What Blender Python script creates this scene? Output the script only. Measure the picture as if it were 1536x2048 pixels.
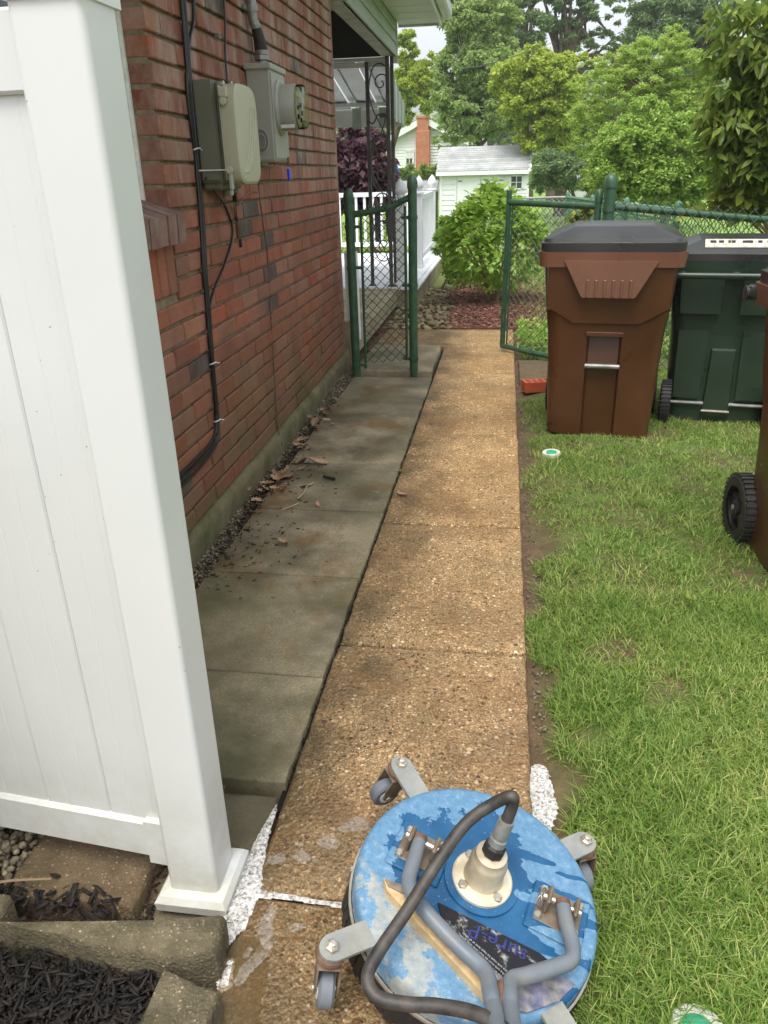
import bpy, math, random
import numpy as np
from mathutils import Vector, Matrix, noise as mnoise

# ------------------------------------------------------------------ camera, world, sun, exposure
scene = bpy.context.scene
for o in list(bpy.data.objects): bpy.data.objects.remove(o)
R = math.radians
CAM_H = 1.30
cam_d = bpy.data.cameras.new('camera'); cam = bpy.data.objects.new('camera', cam_d)
scene.collection.objects.link(cam); scene.camera = cam
cam_d.sensor_fit = 'HORIZONTAL'; cam_d.sensor_width = 36.0; cam_d.lens = 36.0*1550/1536
cam_d.clip_start = 0.02; cam_d.clip_end = 500
def _vp(vpx=1014., vpy=340., vvx=862., f=1550., cx=768., cy=1024.):
    Y = Vector((vpx-cx, -(vpy-cy), f)).normalized()
    vvy = cy+((vvx-cx)*(vpx-cx)+f*f)/(-(vpy-cy))
    Z = -Vector((vvx-cx, -(vvy-cy), f)).normalized()
    X = Y.cross(Z)
    if X.x < 0: X = -X
    return X, Y, Z
_X, _Y, _Z = _vp()
cam.matrix_world = Matrix(((_X.x, _X.y, -_X.z, 0), (_Y.x, _Y.y, -_Y.z, 0), (_Z.x, _Z.y, -_Z.z, CAM_H), (0, 0, 0, 1)))
scene.render.resolution_x = 768; scene.render.resolution_y = 1024

SUN_EL, SUN_AZ = R(68), R(192)        # azimuth clockwise from +Y (the way the path runs): behind the camera, a little left
world = bpy.data.worlds.new('World'); scene.world = world; world.use_nodes = True
wn = world.node_tree; wn.nodes.clear()
sky = wn.nodes.new('ShaderNodeTexSky'); sky.sky_type = 'NISHITA'; sky.sun_disc = False
sky.sun_elevation = SUN_EL; sky.sun_rotation = SUN_AZ; sky.air_density = 1.0; sky.dust_density = 4.0; sky.ozone_density = 1.0
hs = wn.nodes.new('ShaderNodeHueSaturation'); hs.inputs['Saturation'].default_value = 0.28
bg = wn.nodes.new('ShaderNodeBackground'); bg.inputs['Strength'].default_value = 0.15
wo = wn.nodes.new('ShaderNodeOutputWorld')
wn.links.new(sky.outputs[0], hs.inputs['Color']); wn.links.new(hs.outputs[0], bg.inputs['Color']); wn.links.new(bg.outputs[0], wo.inputs['Surface'])

sun_d = bpy.data.lights.new('sun', 'SUN'); sun_d.energy = 0.95; sun_d.angle = R(32); sun_d.color = (1.0, 0.955, 0.88)
sun = bpy.data.objects.new('sun', sun_d); scene.collection.objects.link(sun)
_sd = Vector((math.sin(SUN_AZ)*math.cos(SUN_EL), math.cos(SUN_AZ)*math.cos(SUN_EL), math.sin(SUN_EL)))
sun.rotation_euler = (-_sd).to_track_quat('-Z', 'Y').to_euler(); sun.location = _sd*60
scene.view_settings.view_transform = 'Standard'; scene.view_settings.look = 'None'
scene.view_settings.exposure = 1.02; scene.view_settings.gamma = 1.0; scene.view_settings.use_curve_mapping = False

# ------------------------------------------------------------------ helpers
rng = np.random.default_rng(7); rnd = random.Random(7)
C = scene.collection
def tag(o, label=None, cat=None, group=None, kind=None):
    if label: o['label'] = label
    if cat: o['category'] = cat
    if group: o['group'] = group
    if kind: o['kind'] = kind
    return o
def thing(name, label, cat, loc=(0, 0, 0), rot=(0, 0, 0), group=None):
    o = bpy.data.objects.new(name, None); C.objects.link(o); o.empty_display_size = .1
    o.location = loc; o.rotation_euler = rot
    return tag(o, label, cat, group)
def np_mesh(name, V, F, smooth=False):
    """V (n,3), F (m,k) all the same k"""
    me = bpy.data.meshes.new(name); V = np.asarray(V, dtype=np.float32); F = np.asarray(F, dtype=np.int32)
    me.vertices.add(len(V)); me.vertices.foreach_set('co', V.ravel())
    k = F.shape[1]; me.loops.add(F.size); me.loops.foreach_set('vertex_index', F.ravel())
    me.polygons.add(len(F)); me.polygons.foreach_set('loop_start', np.arange(0, F.size, k, dtype=np.int32))
    me.update(calc_edges=True)
    if smooth: me.polygons.foreach_set('use_smooth', np.ones(len(F), dtype=bool))
    return me
def obj_of(name, me, m, parent=None, loc=None):
    if m is not None:
        me.materials.clear(); me.materials.append(m)
    o = bpy.data.objects.new(name, me); C.objects.link(o)
    if parent: o.parent = parent
    if loc is not None: o.location = loc
    return o
def smoothpath(P, n=6):
    P = [Vector(p) for p in P]
    if len(P) < 3: return P
    Q = [P[0]*2-P[1]]+P+[P[-1]*2-P[-2]]; out = []
    for i in range(1, len(Q)-2):
        a, b, c, d = Q[i-1], Q[i], Q[i+1], Q[i+2]
        for k in range(n):
            t = k/n
            out.append(0.5*((2*b)+(c-a)*t+(2*a-5*b+4*c-d)*t*t+(3*b-a-3*c+d)*t*t*t))
    out.append(P[-1]); return out
class MB:
    def __init__(s): s.v = []; s.f = []
    def add(s, V, F):
        b = len(s.v); s.v += [tuple(v) for v in V]; s.f += [tuple(i+b for i in f) for f in F]; return s
    def box(s, lo, hi, ch=0.0, M=None):
        x0, y0, z0 = lo; x1, y1, z1 = hi
        if ch <= 0:
            V = [Vector((x, y, z)) for z in (z0, z1) for y in (y0, y1) for x in (x0, x1)]
            F = [(0, 2, 3, 1), (4, 5, 7, 6), (0, 1, 5, 4), (2, 6, 7, 3), (0, 4, 6, 2), (1, 3, 7, 5)]
        else:
            ch = min(ch, (x1-x0)*.49, (y1-y0)*.49, (z1-z0)*.49)
            c = Vector(((x0+x1)/2, (y0+y1)/2, (z0+z1)/2)); h = Vector(((x1-x0)/2, (y1-y0)/2, (z1-z0)/2))
            V = []; idx = {}
            for sx in (-1, 1):
                for sy in (-1, 1):
                    for sz in (-1, 1):
                        for ax in range(3):
                            p = Vector((sx*h.x, sy*h.y, sz*h.z))
                            for a in range(3):
                                if a != ax: p[a] -= (sx, sy, sz)[a]*ch
                            idx[(sx, sy, sz, ax)] = len(V); V.append(c+p)
            F = []
            for ax in range(3):
                a1, a2 = (ax+1) % 3, (ax+2) % 3
                for sg in (-1, 1):
                    q = []
                    for u, w in ((-1, -1), (1, -1), (1, 1), (-1, 1)):
                        k = [0, 0, 0]; k[ax] = sg; k[a1] = u; k[a2] = w; q.append(idx[tuple(k)+(ax,)])
                    F.append(tuple(q if sg > 0 else q[::-1]))
            for ax in range(3):
                a1, a2 = (ax+1) % 3, (ax+2) % 3
                for u in (-1, 1):
                    for w in (-1, 1):
                        k0 = [0, 0, 0]; k1 = [0, 0, 0]; k0[ax] = -1; k1[ax] = 1
                        for k in (k0, k1): k[a1] = u; k[a2] = w
                        q = (idx[tuple(k0)+(a1,)], idx[tuple(k1)+(a1,)], idx[tuple(k1)+(a2,)], idx[tuple(k0)+(a2,)])
                        F.append(q if u*w < 0 else q[::-1])
            for sx in (-1, 1):
                for sy in (-1, 1):
                    for sz in (-1, 1):
                        q = tuple(idx[(sx, sy, sz, a)] for a in range(3)); F.append(q if sx*sy*sz > 0 else q[::-1])
        if M is not None: V = [M @ v for v in V]
        return s.add(V, F)
    def tube(s, P, r, n=8, cap=True):
        P = [Vector(p) for p in P]; m = len(P)
        rr = r if isinstance(r, (list, tuple)) else [r]*m
        if len(rr) != m: rr = [rr[0]+(rr[-1]-rr[0])*i/(m-1) for i in range(m)]
        T = [(P[min(i+1, m-1)]-P[max(i-1, 0)]).normalized() for i in range(m)]
        up = Vector((0, 0, 1)) if abs(T[0].z) < .9 else Vector((1, 0, 0))
        N = T[0].cross(up).normalized(); V = []; F = []
        for i in range(m):
            N = (N-T[i]*N.dot(T[i])).normalized(); B = T[i].cross(N)
            for k in range(n):
                a = 2*math.pi*k/n; V.append(P[i]+(N*math.cos(a)+B*math.sin(a))*rr[i])
        for i in range(m-1):
            for k in range(n):
                F.append((i*n+k, i*n+(k+1) % n, (i+1)*n+(k+1) % n, (i+1)*n+k))
        if cap: F.append(tuple(range(n))[::-1]); F.append(tuple((m-1)*n+k for k in range(n)))
        return s.add(V, F)
    def lathe(s, prof, n=24, c=(0, 0, 0), M=None, cap=True):
        V = []; F = []; m = len(prof)
        for r, z in prof:
            for k in range(n):
                a = 2*math.pi*k/n; V.append(Vector((r*math.cos(a), r*math.sin(a), z)))
        for i in range(m-1):
            for k in range(n): F.append((i*n+k, i*n+(k+1) % n, (i+1)*n+(k+1) % n, (i+1)*n+k))
        if cap: F.append(tuple(range(n))[::-1]); F.append(tuple((m-1)*n+k for k in range(n)))
        V = [(M @ v if M is not None else v)+Vector(c) for v in V]
        return s.add(V, F)
    def prism(s, poly, z0, z1, M=None):
        n = len(poly); V = [Vector((x, y, z0)) for x, y in poly]+[Vector((x, y, z1)) for x, y in poly]
        F = [tuple(range(n))[::-1], tuple(range(n, 2*n))]+[(i, (i+1) % n, n+(i+1) % n, n+i) for i in range(n)]
        if M is not None: V = [M @ v for v in V]
        return s.add(V, F)
    def loft(s, rings, cap=True):
        n = len(rings[0]); V = [v for r in rings for v in r]; F = []
        for i in range(len(rings)-1):
            for k in range(n): F.append((i*n+k, i*n+(k+1) % n, (i+1)*n+(k+1) % n, (i+1)*n+k))
        if cap: F.append(tuple(range(n))[::-1]); F.append(tuple((len(rings)-1)*n+k for k in range(n)))
        return s.add(V, F)
    def build(s, name, m, parent=None, smooth=False, world=False, angle=None):
        """world=True: vertices are world coordinates, moved into the (unrotated) parent's frame"""
        V = s.v
        if world and parent is not None:
            L = Vector(parent.location); V = [tuple(Vector(v)-L) for v in V]
        me = bpy.data.meshes.new(name); me.from_pydata(V, [], s.f); me.update()
        if smooth:
            me.polygons.foreach_set('use_smooth', [True]*len(me.polygons))
            me.set_sharp_from_angle(angle=R(angle or 40))
        return obj_of(name, me, m, parent)

# ------------------------------------------------------------------ materials
def lin(c):
    return tuple(((x/255)/12.92 if x/255 <= .04045 else ((x/255+.055)/1.055)**2.4) for x in c)
class NT:
    def __init__(s, name):
        s.m = bpy.data.materials.new(name); s.m.use_nodes = True; s.t = s.m.node_tree
        s.b = s.t.nodes['Principled BSDF']; s.out = s.t.nodes['Material Output']
        s.pos = s.n('ShaderNodeNewGeometry').outputs['Position']
    def n(s, typ, **kw):
        x = s.t.nodes.new(typ)
        for k, v in kw.items(): setattr(x, k, v)
        return x
    def l(s, a, b): s.t.links.new(a, b)
    def set(s, sock, v):
        if isinstance(v, bpy.types.NodeSocket): s.l(v, sock)
        else: sock.default_value = v
    def noise(s, scale, detail=5, rough=.55, vec=None, dist=0):
        x = s.n('ShaderNodeTexNoise'); s.l(vec or s.pos, x.inputs['Vector'])
        x.inputs['Scale'].default_value = scale; x.inputs['Detail'].default_value = detail
        x.inputs['Roughness'].default_value = rough; x.inputs['Distortion'].default_value = dist
        return x.outputs['Fac']
    def vor(s, scale, out='Color', vec=None, feature='F1'):
        x = s.n('ShaderNodeTexVoronoi', feature=feature); s.l(vec or s.pos, x.inputs['Vector']); x.inputs['Scale'].default_value = scale
        return x.outputs[out]
    def scalev(s, v, vec=None):
        x = s.n('ShaderNodeVectorMath', operation='MULTIPLY'); s.l(vec or s.pos, x.inputs[0]); x.inputs[1].default_value = v
        return x.outputs[0]
    def ramp(s, fac, stops, interp='LINEAR'):
        x = s.n('ShaderNodeValToRGB'); s.l(fac, x.inputs[0]); e = x.color_ramp.elements; x.color_ramp.interpolation = interp
        while len(e) < len(stops): e.new(.5)
        for el, (p, c) in zip(e, stops):
            el.position = p; el.color = (c if len(c) == 4 else tuple(c)+(1,)) if hasattr(c, '__len__') else (c, c, c, 1)
        return x.outputs[0]
    def mix(s, fac, a, b, blend='MIX'):
        x = s.n('ShaderNodeMix', data_type='RGBA', blend_type=blend)
        s.set(x.inputs[0], fac)
        for sock, v in ((x.inputs[6], a), (x.inputs[7], b)):
            if isinstance(v, bpy.types.NodeSocket): s.l(v, sock)
            else: sock.default_value = tuple(v)+(1,) if len(v) == 3 else v
        return x.outputs[2]
    def math(s, op, a, b=0.0, clamp=False):
        x = s.n('ShaderNodeMath', operation=op, use_clamp=clamp); s.set(x.inputs[0], a); s.set(x.inputs[1], b); return x.outputs[0]
    def rng(s, v, a, b, c=0., d=1.):
        x = s.n('ShaderNodeMapRange'); s.l(v, x.inputs[0])
        for i, q in enumerate((a, b, c, d)): x.inputs[i+1].default_value = q
        return x.outputs[0]
    def xyz(s):
        x = s.n('ShaderNodeSeparateXYZ'); s.l(s.pos, x.inputs[0]); return x.outputs
    def island(s):
        return s.n('ShaderNodeNewGeometry').outputs['Random Per Island']
    def orand(s): return s.n('ShaderNodeObjectInfo').outputs['Random']
    def bump(s, h, strength=.3, dist=.01, normal=None):
        x = s.n('ShaderNodeBump'); s.l(h, x.inputs['Height']); x.inputs['Strength'].default_value = strength; x.inputs['Distance'].default_value = dist
        if normal is not None: s.l(normal, x.inputs['Normal'])
        return x.outputs[0]
    def fin(s, col=None, rough=.6, bump=None, metal=0, spec=.5):
        if col is not None:
            if isinstance(col, bpy.types.NodeSocket): s.l(col, s.b.inputs['Base Color'])
            else: s.b.inputs['Base Color'].default_value = tuple(col)+(1,)
        s.set(s.b.inputs['Roughness'], rough); s.b.inputs['Metallic'].default_value = metal
        s.b.inputs['Specular IOR Level'].default_value = spec
        if bump is not None: s.l(bump, s.b.inputs['Normal'])
        return s.m
def pmat(name, a, b, scale=6, rough=.6, bs=60, bump=.2, bd=.003, metal=0, rand=None, rv=.3, dirt=None, ds=3, da=.5, spec=.5, lo=.3, hi=.7):
    t = NT(name); c = t.ramp(t.noise(scale), [(lo, lin(a)), (hi, lin(b))])
    if rand:
        r = t.island() if rand == 'island' else t.orand()
        hsv = t.n('ShaderNodeHueSaturation'); t.l(c, hsv.inputs['Color']); t.l(t.rng(r, 0, 1, 1-rv, 1+rv), hsv.inputs['Value']); c = hsv.outputs[0]
    if dirt:
        c = t.mix(t.rng(t.noise(ds, 8, .65), .45, .72, 0, da), c, lin(dirt))
    return t.fin(c, rough, t.bump(t.noise(bs, 6), bump, bd), metal, spec)
def leafmat(name, cols, rough=.5, trans=.48, ns=1.2):
    """cols: sRGB list dark -> light; colour per leaf and in broad patches; light passes through"""
    t = NT(name); f = t.math('ADD', t.math('MULTIPLY', t.island(), .6), t.math('MULTIPLY', t.noise(ns, 3), .5))
    st = [(.12+.76*i/(len(cols)-1), lin(c)) for i, c in enumerate(cols)]
    c = t.ramp(f, st); t.fin(c, rough, spec=.35)
    tr = t.n('ShaderNodeBsdfTranslucent'); t.l(c, tr.inputs['Color'])
    mx = t.n('ShaderNodeMixShader'); mx.inputs[0].default_value = trans
    t.l(t.b.outputs[0], mx.inputs[1]); t.l(tr.outputs[0], mx.inputs[2]); t.l(mx.outputs[0], t.out.inputs['Surface'])
    return t.m

def m_aggregate():
    t = NT('exposed_aggregate'); x, y, z = t.xyz()
    base = t.ramp(t.noise(7, 8, .65), [(.3, lin((116, 94, 62))), (.5, lin((152, 126, 88))), (.72, lin((182, 156, 114)))])
    sand = t.ramp(t.vor(300, 'Color'), [(.1, lin((72, 56, 38))), (.5, lin((150, 122, 84))), (.9, lin((220, 194, 150)))])
    c = t.mix(.62, base, sand)
    for sc, rad, thr, seed in ((110, .32, .42, 0), (62, .28, .47, 3.1), (34, .22, .53, 7.7)):     # pebbles of three sizes, washed bare
        v = t.n('ShaderNodeVectorMath', operation='ADD'); t.l(t.pos, v.inputs[0]); v.inputs[1].default_value = (seed, seed*.7, 0); vv = v.outputs[0]
        dst = t.math('ADD', t.vor(sc, 'Distance', vv), t.math('MULTIPLY', t.noise(sc*2.5, 2, .5, vv), .12)); m = t.rng(dst, rad+.06, rad+.13, 1, 0)
        pc = t.ramp(t.vor(sc, 'Color', vv), [(.1, lin((34, 27, 22))), (.32, lin((108, 72, 40))), (.55, lin((170, 128, 80))), (.75, lin((220, 184, 134))), (.92, lin((246, 230, 200)))])
        c = t.mix(t.math('MULTIPLY', m, t.math('MULTIPLY', t.math('GREATER_THAN', t.noise(sc*.5, 1, .5, vv), thr), .9)), c, pc)
    c = t.mix(t.rng(t.noise(2.2, 6, .6), .42, .68, 0, .5), c, lin((116, 82, 46)))
    c = t.mix(t.rng(t.noise(3.9, 8, .72, t.scalev((1.2, .8, 1))), .44, .70, 0, .5), c, lin((86, 76, 52)))
    # algae and grime grown along the joint on the house side
    e = t.math('ADD', t.rng(x, -.46, -.12, 1, 0), t.rng(t.noise(4.5, 8, .7), .35, .75, -.6, .6))
    c = t.mix(t.rng(e, .25, 1.1, 0, .72), c, lin((64, 58, 38)))
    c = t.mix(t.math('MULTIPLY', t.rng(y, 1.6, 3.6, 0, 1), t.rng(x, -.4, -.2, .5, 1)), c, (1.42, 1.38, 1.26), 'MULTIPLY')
    c = t.mix(t.rng(t.noise(3.3, 7, .7, t.scalev((.7, 1.6, 1))), .52, .72, 0, .45), c, lin((122, 82, 46)))
    wet = t.math('ADD', t.rng(y, .9, 1.9, 1, 0), t.rng(t.noise(5, 5), .3, .7, -.5, .5))
    w = t.rng(wet, .3, .8, 0, 1)
    c = t.mix(t.math('MULTIPLY', w, .30), c, lin((70, 50, 26)))
    h = t.math('ADD', t.math('MULTIPLY', t.vor(110, 'Distance'), -1.0), t.math('MULTIPLY', t.noise(300, 3), .6))
    return t.fin(c, t.rng(w, 0, 1, .85, .30), t.bump(h, .9, .004))
def m_paver(name, wetmix=0.):
    t = NT(name); x, y, z = t.xyz()
    c = t.ramp(t.noise(5, 8, .6), [(.28, lin((116, 108, 84))), (.5, lin((144, 134, 108))), (.75, lin((170, 159, 130)))])
    s = t.ramp(t.vor(330, 'Color'), [(0, lin((66, 60, 45))), (.6, lin((138, 128, 103))), (1, lin((192, 179, 148)))])
    c = t.mix(.4, c, s)
    hsv = t.n('ShaderNodeHueSaturation'); t.l(c, hsv.inputs['Color']); t.l(t.rng(t.orand(), 0, 1, .88, 1.12), hsv.inputs['Value']); c = hsv.outputs[0]
    c = t.mix(t.rng(t.noise(2.6, 7, .65), .42, .64, 0, .85), c, lin((70, 64, 42)))
    c = t.mix(t.rng(t.noise(3.4, 6, .6, t.scalev((1, 1, 1), t.scalev((1.3, .8, 1)))), .52, .66, 0, .75), c, lin((108, 78, 36)))
    c = t.mix(t.rng(t.noise(1.7, 4), .45, .68, 0, .6), c, lin((82, 86, 52)))
    c = t.mix(t.rng(t.noise(3.1, 8, .75, t.scalev((1, 1.4, 1))), .62, .72, 0, .6), c, lin((188, 176, 146)))
    if wetmix: c = t.mix(wetmix, c, lin((52, 44, 30)))
    h = t.math('ADD', t.noise(280, 4), t.math('MULTIPLY', t.noise(40, 6), .8))
    return t.fin(c, t.rng(t.noise(2.6, 7, .65), .4, .75, .82, .5), t.bump(h, .5, .003))
def m_brick(dark=False, island=False):
    t = NT('dark_brick' if dark else 'red_brick'); x, y, z = t.xyz(); rv_ = t.island() if island else t.orand()
    if dark: c = t.ramp(t.noise(9, 5), [(.3, lin((58, 48, 44))), (.7, lin((92, 80, 74)))])
    else:
        c = t.ramp(t.noise(6, 4), [(.3, lin((128, 67, 42))), (.7, lin((155, 85, 54)))])
        hsv = t.n('ShaderNodeHueSaturation'); t.l(c, hsv.inputs['Color'])
        t.l(t.rng(rv_, 0, 1, .80, 1.14), hsv.inputs['Value'])
        hr = t.math('FRACT', t.math('MULTIPLY', rv_, 17.3)); t.l(t.rng(hr, 0, 1, .497, .512), hsv.inputs['Hue']); t.l(t.rng(hr, 0, 1, 1.0, .82), hsv.inputs['Saturation'])
        c = hsv.outputs[0]
    c = t.mix(t.rng(t.noise(30, 8, .7, t.scalev((1, 1, 4))), .45, .75, 0, .35), c, lin((96, 46, 32)))
    # white salt bloom in streaks, mostly high on the wall; green algae low down
    ef = t.math('MULTIPLY', t.rng(t.noise(4.2, 7, .7, t.scalev((1, 1.5, .55))), .42, .66, 0, .85), t.rng(z, 1.05, 1.5, .10, 1))
    c = t.mix(ef, c, lin((178, 160, 148)))
    al = t.math('MULTIPLY', t.rng(z, .10, .70, .9, 0), t.rng(t.noise(3, 6, .6), .32, .58, 0, 1))
    c = t.mix(al, c, lin((92, 84, 46)))
    h = t.math('ADD', t.noise(150, 5, .6, t.scalev((1, 1, 3))), t.noise(28, 4))
    return t.fin(c, .78, t.bump(h, .45, .003))
def m_vinyl():
    t = NT('white_vinyl'); c = t.ramp(t.noise(1.6, 4), [(.3, lin((214, 217, 214))), (.7, lin((222, 224, 220)))])
    sp = t.rng(t.vor(38, 'Distance'), .035, .05, 1, 0); c = t.mix(t.math('MULTIPLY', sp, t.math('GREATER_THAN', t.noise(7, 2), .57)), c, lin((96, 90, 78)))
    x, y, z = t.xyz()
    g = t.math('MULTIPLY', t.rng(z, 0, .34, 1.0, 0), t.rng(t.noise(9, 8, .7), .35, .75, 0, 1)); c = t.mix(g, c, lin((176, 170, 146)))
    return t.fin(c, .34, t.bump(t.noise(5, 2), .03, .004))
def m_deck():
    """faded blue plastic with dark wet patches and sandy deposits"""
    t = NT('faded_blue_plastic'); o = t.n('ShaderNodeTexCoord').outputs['Object']
    fade = t.ramp(t.noise(70, 9, .78, o), [(.34, lin((74, 116, 150))), (.56, lin((100, 140, 170))), (.70, lin((152, 172, 184)))])
    wet = t.ramp(t.noise(20, 4, .5, o), [(.3, lin((24, 76, 116))), (.7, lin((38, 94, 136)))])
    s = t.n('ShaderNodeSeparateXYZ'); t.l(o, s.inputs[0]); X, Y, Z = s.outputs
    rad_ = t.math('SQRT', t.math('ADD', t.math('MULTIPLY', X, X), t.math('MULTIPLY', Y, Y)))
    st = t.noise(30, 2, .4, t.scalev((.18, 1.0, 1), o), .25)          # water runs lying along the slope on the right
    runs = t.math('MULTIPLY', t.rng(X, .03, .10, 0, 1), t.math('SUBTRACT', st, .5))
    k = t.math('ADD', t.math('ADD', t.math('MULTIPLY', t.noise(8, 5, .6, o, .3), .9), t.math('MULTIPLY', runs, 1.6)), t.math('MULTIPLY', t.math('SUBTRACT', .135, rad_), 2.2))
    wm = t.rng(k, .405, .415, 0, 1)
    c = t.mix(wm, fade, wet)
    sand = t.math('MULTIPLY', t.rng(t.noise(13, 10, .68, o), .47, .50, 0, 1), t.rng(t.math('ADD', t.math('ADD', Y, t.math('MULTIPLY', X, .75)), t.math('MULTIPLY', t.noise(20, 4, .6, o), .10)), -.11, -.125, 0, 1))
    c = t.mix(t.math('MULTIPLY', sand, .68), c, t.ramp(t.noise(60, 6, .7, o), [(.35, lin((140, 144, 138))), (.65, lin((184, 176, 154)))]))
    c = t.mix(t.rng(t.noise(240, 3, .6, o), .68, .74, 0, .6), c, lin((196, 206, 208)))
    scr = t.rng(t.noise(40, 10, .8, t.scalev((1, 6, 1), o)), .66, .7, 0, .5)
    c = t.mix(scr, c, lin((214, 222, 222)))
    rr = t.rng(wm, 0, 1, .62, .22)
    return t.fin(c, rr, t.bump(t.noise(90, 4, .5, o), .08, .002))
def m_label():
    t = NT('worn_black_label'); w = t.rng(t.noise(38, 8, .75), .55, .62, 0, 1)
    c = t.mix(w, (.006, .006, .008), t.ramp(t.noise(90, 5), [(.3, lin((84, 86, 92))), (.7, lin((168, 168, 164)))]))
    return t.fin(c, .35)
def m_soil():
    t = NT('lawn_soil'); x, y, z = t.xyz()
    s = t.ramp(t.noise(16, 9, .7), [(.3, lin((74, 58, 42))), (.7, lin((120, 98, 72)))])
    g = t.ramp(t.noise(7, 8, .7), [(.3, lin((62, 84, 30))), (.7, lin((104, 132, 54)))])
    k = t.math('ADD', t.rng(t.noise(3.2, 6, .6), .35, .6, 0, 1), t.rng(y, 5, 9, 0, 1), True)
    k = t.math('MULTIPLY', k, t.rng(x, .12, .3, 0, 1)); k = t.math('MAXIMUM', k, t.rng(y, 9.5, 12, 0, 1))
    c = t.mix(k, s, g)
    c = t.mix(t.rng(y, 9, 14, 0, .8), c, t.ramp(t.noise(1.5, 6, .6), [(.3, lin((112, 146, 52))), (.7, lin((150, 180, 78)))]))
    return t.fin(c, .9, t.bump(t.noise(60, 8, .7), .8, .012))

MT = {}
MT['agg'] = m_aggregate(); MT['paver'] = m_paver('weathered_paver'); MT['pavedark'] = m_paver('wet_paver', .35)
MT['brick'] = m_brick(); MT['brickfar'] = m_brick(False, True); MT['darkbrick'] = m_brick(True); MT['vinyl'] = m_vinyl(); MT['deck'] = m_deck(); MT['label'] = m_label(); MT['soil'] = m_soil()
MT['mortar'] = pmat('mortar', (112, 100, 78), (146, 132, 106), 30, .9, 120, .5)
MT['parge'] = pmat('mossy_foundation', (96, 90, 62), (124, 116, 84), 8, .9, 70, .7, .006, dirt=(66, 76, 30), ds=5, da=.95, )
MT['sillbrick'] = pmat('sill_brick', (112, 84, 74), (140, 108, 96), 12, .8, 120, .5, rand='object', rv=.25, dirt=(150, 138, 126), ds=14, da=.6)
MT['block'] = pmat('edging_concrete', (72, 66, 46), (138, 126, 96), 70, .9, 130, .9, .006, dirt=(62, 60, 32), ds=9, da=.85)
def m_speckle(name, a, b, sp, moss, ma):
    t = NT(name); c = t.ramp(t.noise(18, 8, .7), [(.3, lin(a)), (.7, lin(b))])
    c = t.mix(t.math('MULTIPLY', t.rng(t.vor(140, 'Distance'), .22, .36, 1, 0), t.rng(t.noise(60, 2), .38, .52, 0, .95)), c, t.ramp(t.vor(140, 'Color'), [(.1, lin(tuple(int(q*.45) for q in sp))), (.6, lin(sp)), (1, lin((206, 190, 154)))]))
    c = t.mix(t.rng(t.vor(330, 'Distance'), .2, .32, .6, 0), c, lin(tuple(int(q*.4) for q in a)))
    c = t.mix(t.rng(t.noise(7, 8, .7), .44, .66, 0, ma), c, lin(moss))
    return t.fin(c, .9, t.bump(t.math('ADD', t.noise(120, 6, .7), t.math('MULTIPLY', t.vor(140, 'Distance'), -.6)), .9, .006))
MT['block'] = m_speckle('edging_concrete', (92, 84, 64), (128, 117, 92), (158, 144, 112), (58, 56, 32), .8)
MT['slabstone'] = m_speckle('brown_slab', (98, 82, 60), (124, 106, 80), (146, 126, 96), (70, 58, 38), .6)
MT['unused_slab'] = pmat('brown_slab', (104, 86, 60), (136, 114, 84), 14, .88, 90, .7, .005, dirt=(66, 54, 34), ds=4, da=.7)
MT['stoop'] = pmat('old_concrete', (142, 132, 106), (174, 162, 132), 4, .9, 90, .5, .004, dirt=(96, 92, 62), ds=3, da=.7)
MT['grey'] = pmat('grey_enclosure', (156, 158, 148), (170, 172, 162), 3, .45, 90, .06, dirt=(120, 118, 100), ds=6, da=.35)
MT['tele'] = pmat('olive_grey_plastic', (96, 97, 80), (108, 109, 92), 3, .55, 150, .08)
MT['tele2'] = pmat('beige_grey_plastic', (172, 172, 146), (184, 184, 160), 3, .5, 150, .06)
MT['galv'] = pmat('galvanised_steel', (126, 130, 128), (166, 168, 164), 25, .42, 120, .15, metal=.55, dirt=(120, 100, 78), ds=14, da=.5)
MT['armsteel'] = pmat('grey_painted_steel', (128, 132, 130), (150, 152, 146), 20, .5, 200, .2, dirt=(120, 112, 92), ds=22, da=.5)
MT['tube'] = pmat('slate_grey_tube', (98, 108, 118), (116, 124, 130), 15, .38, 90, .1, dirt=(132, 120, 102), ds=18, da=.4)
MT['rust'] = pmat('rusty_steel', (92, 66, 50), (124, 94, 74), 60, .75, 200, .5, dirt=(70, 48, 36), ds=40, da=.7)
MT['castersteel'] = pmat('tarnished_caster', (112, 98, 82), (142, 130, 112), 40, .5, 150, .25, metal=.3, dirt=(92, 66, 46), ds=25, da=.6)
MT['bolt'] = pmat('bright_bolt', (176, 168, 152), (206, 200, 186), 60, .3, 200, .1, metal=.7)
MT['wheelgrey'] = pmat('grey_rubber_wheel', (92, 98, 104), (112, 118, 124), 20, .5, 90, .1)
MT['whiteplastic'] = pmat('white_plastic', (206, 208, 200), (222, 222, 216), 10, .5, 90, .08)
MT['hose'] = pmat('black_hose', (34, 32, 31), (64, 61, 58), 40, .55, 160, .25, .002, dirt=(110, 100, 88), ds=30, da=.4)
MT['cable'] = pmat('black_cable', (16, 14, 14), (30, 27, 26), 20, .4, 80, .05)
MT['copper'] = pmat('brown_wire', (96, 66, 50), (132, 96, 76), 30, .5, 80, .05)
MT['zip'] = pmat('white_zip_tie', (206, 206, 200), (224, 224, 220), 10, .5, 80, .05)
MT['bluetag'] = pmat('blue_seal', (10, 50, 220), (20, 70, 240), 10, .35, 80, .05)
MT['brass'] = pmat('dirty_nickel', (186, 172, 142), (214, 204, 180), 16, .34, 120, .15, metal=.35, dirt=(150, 126, 86), ds=18, da=.6)
MT['flange'] = pmat('cream_flange', (206, 196, 168), (226, 218, 196), 18, .4, 90, .1, dirt=(160, 140, 96), ds=20, da=.6)
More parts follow.
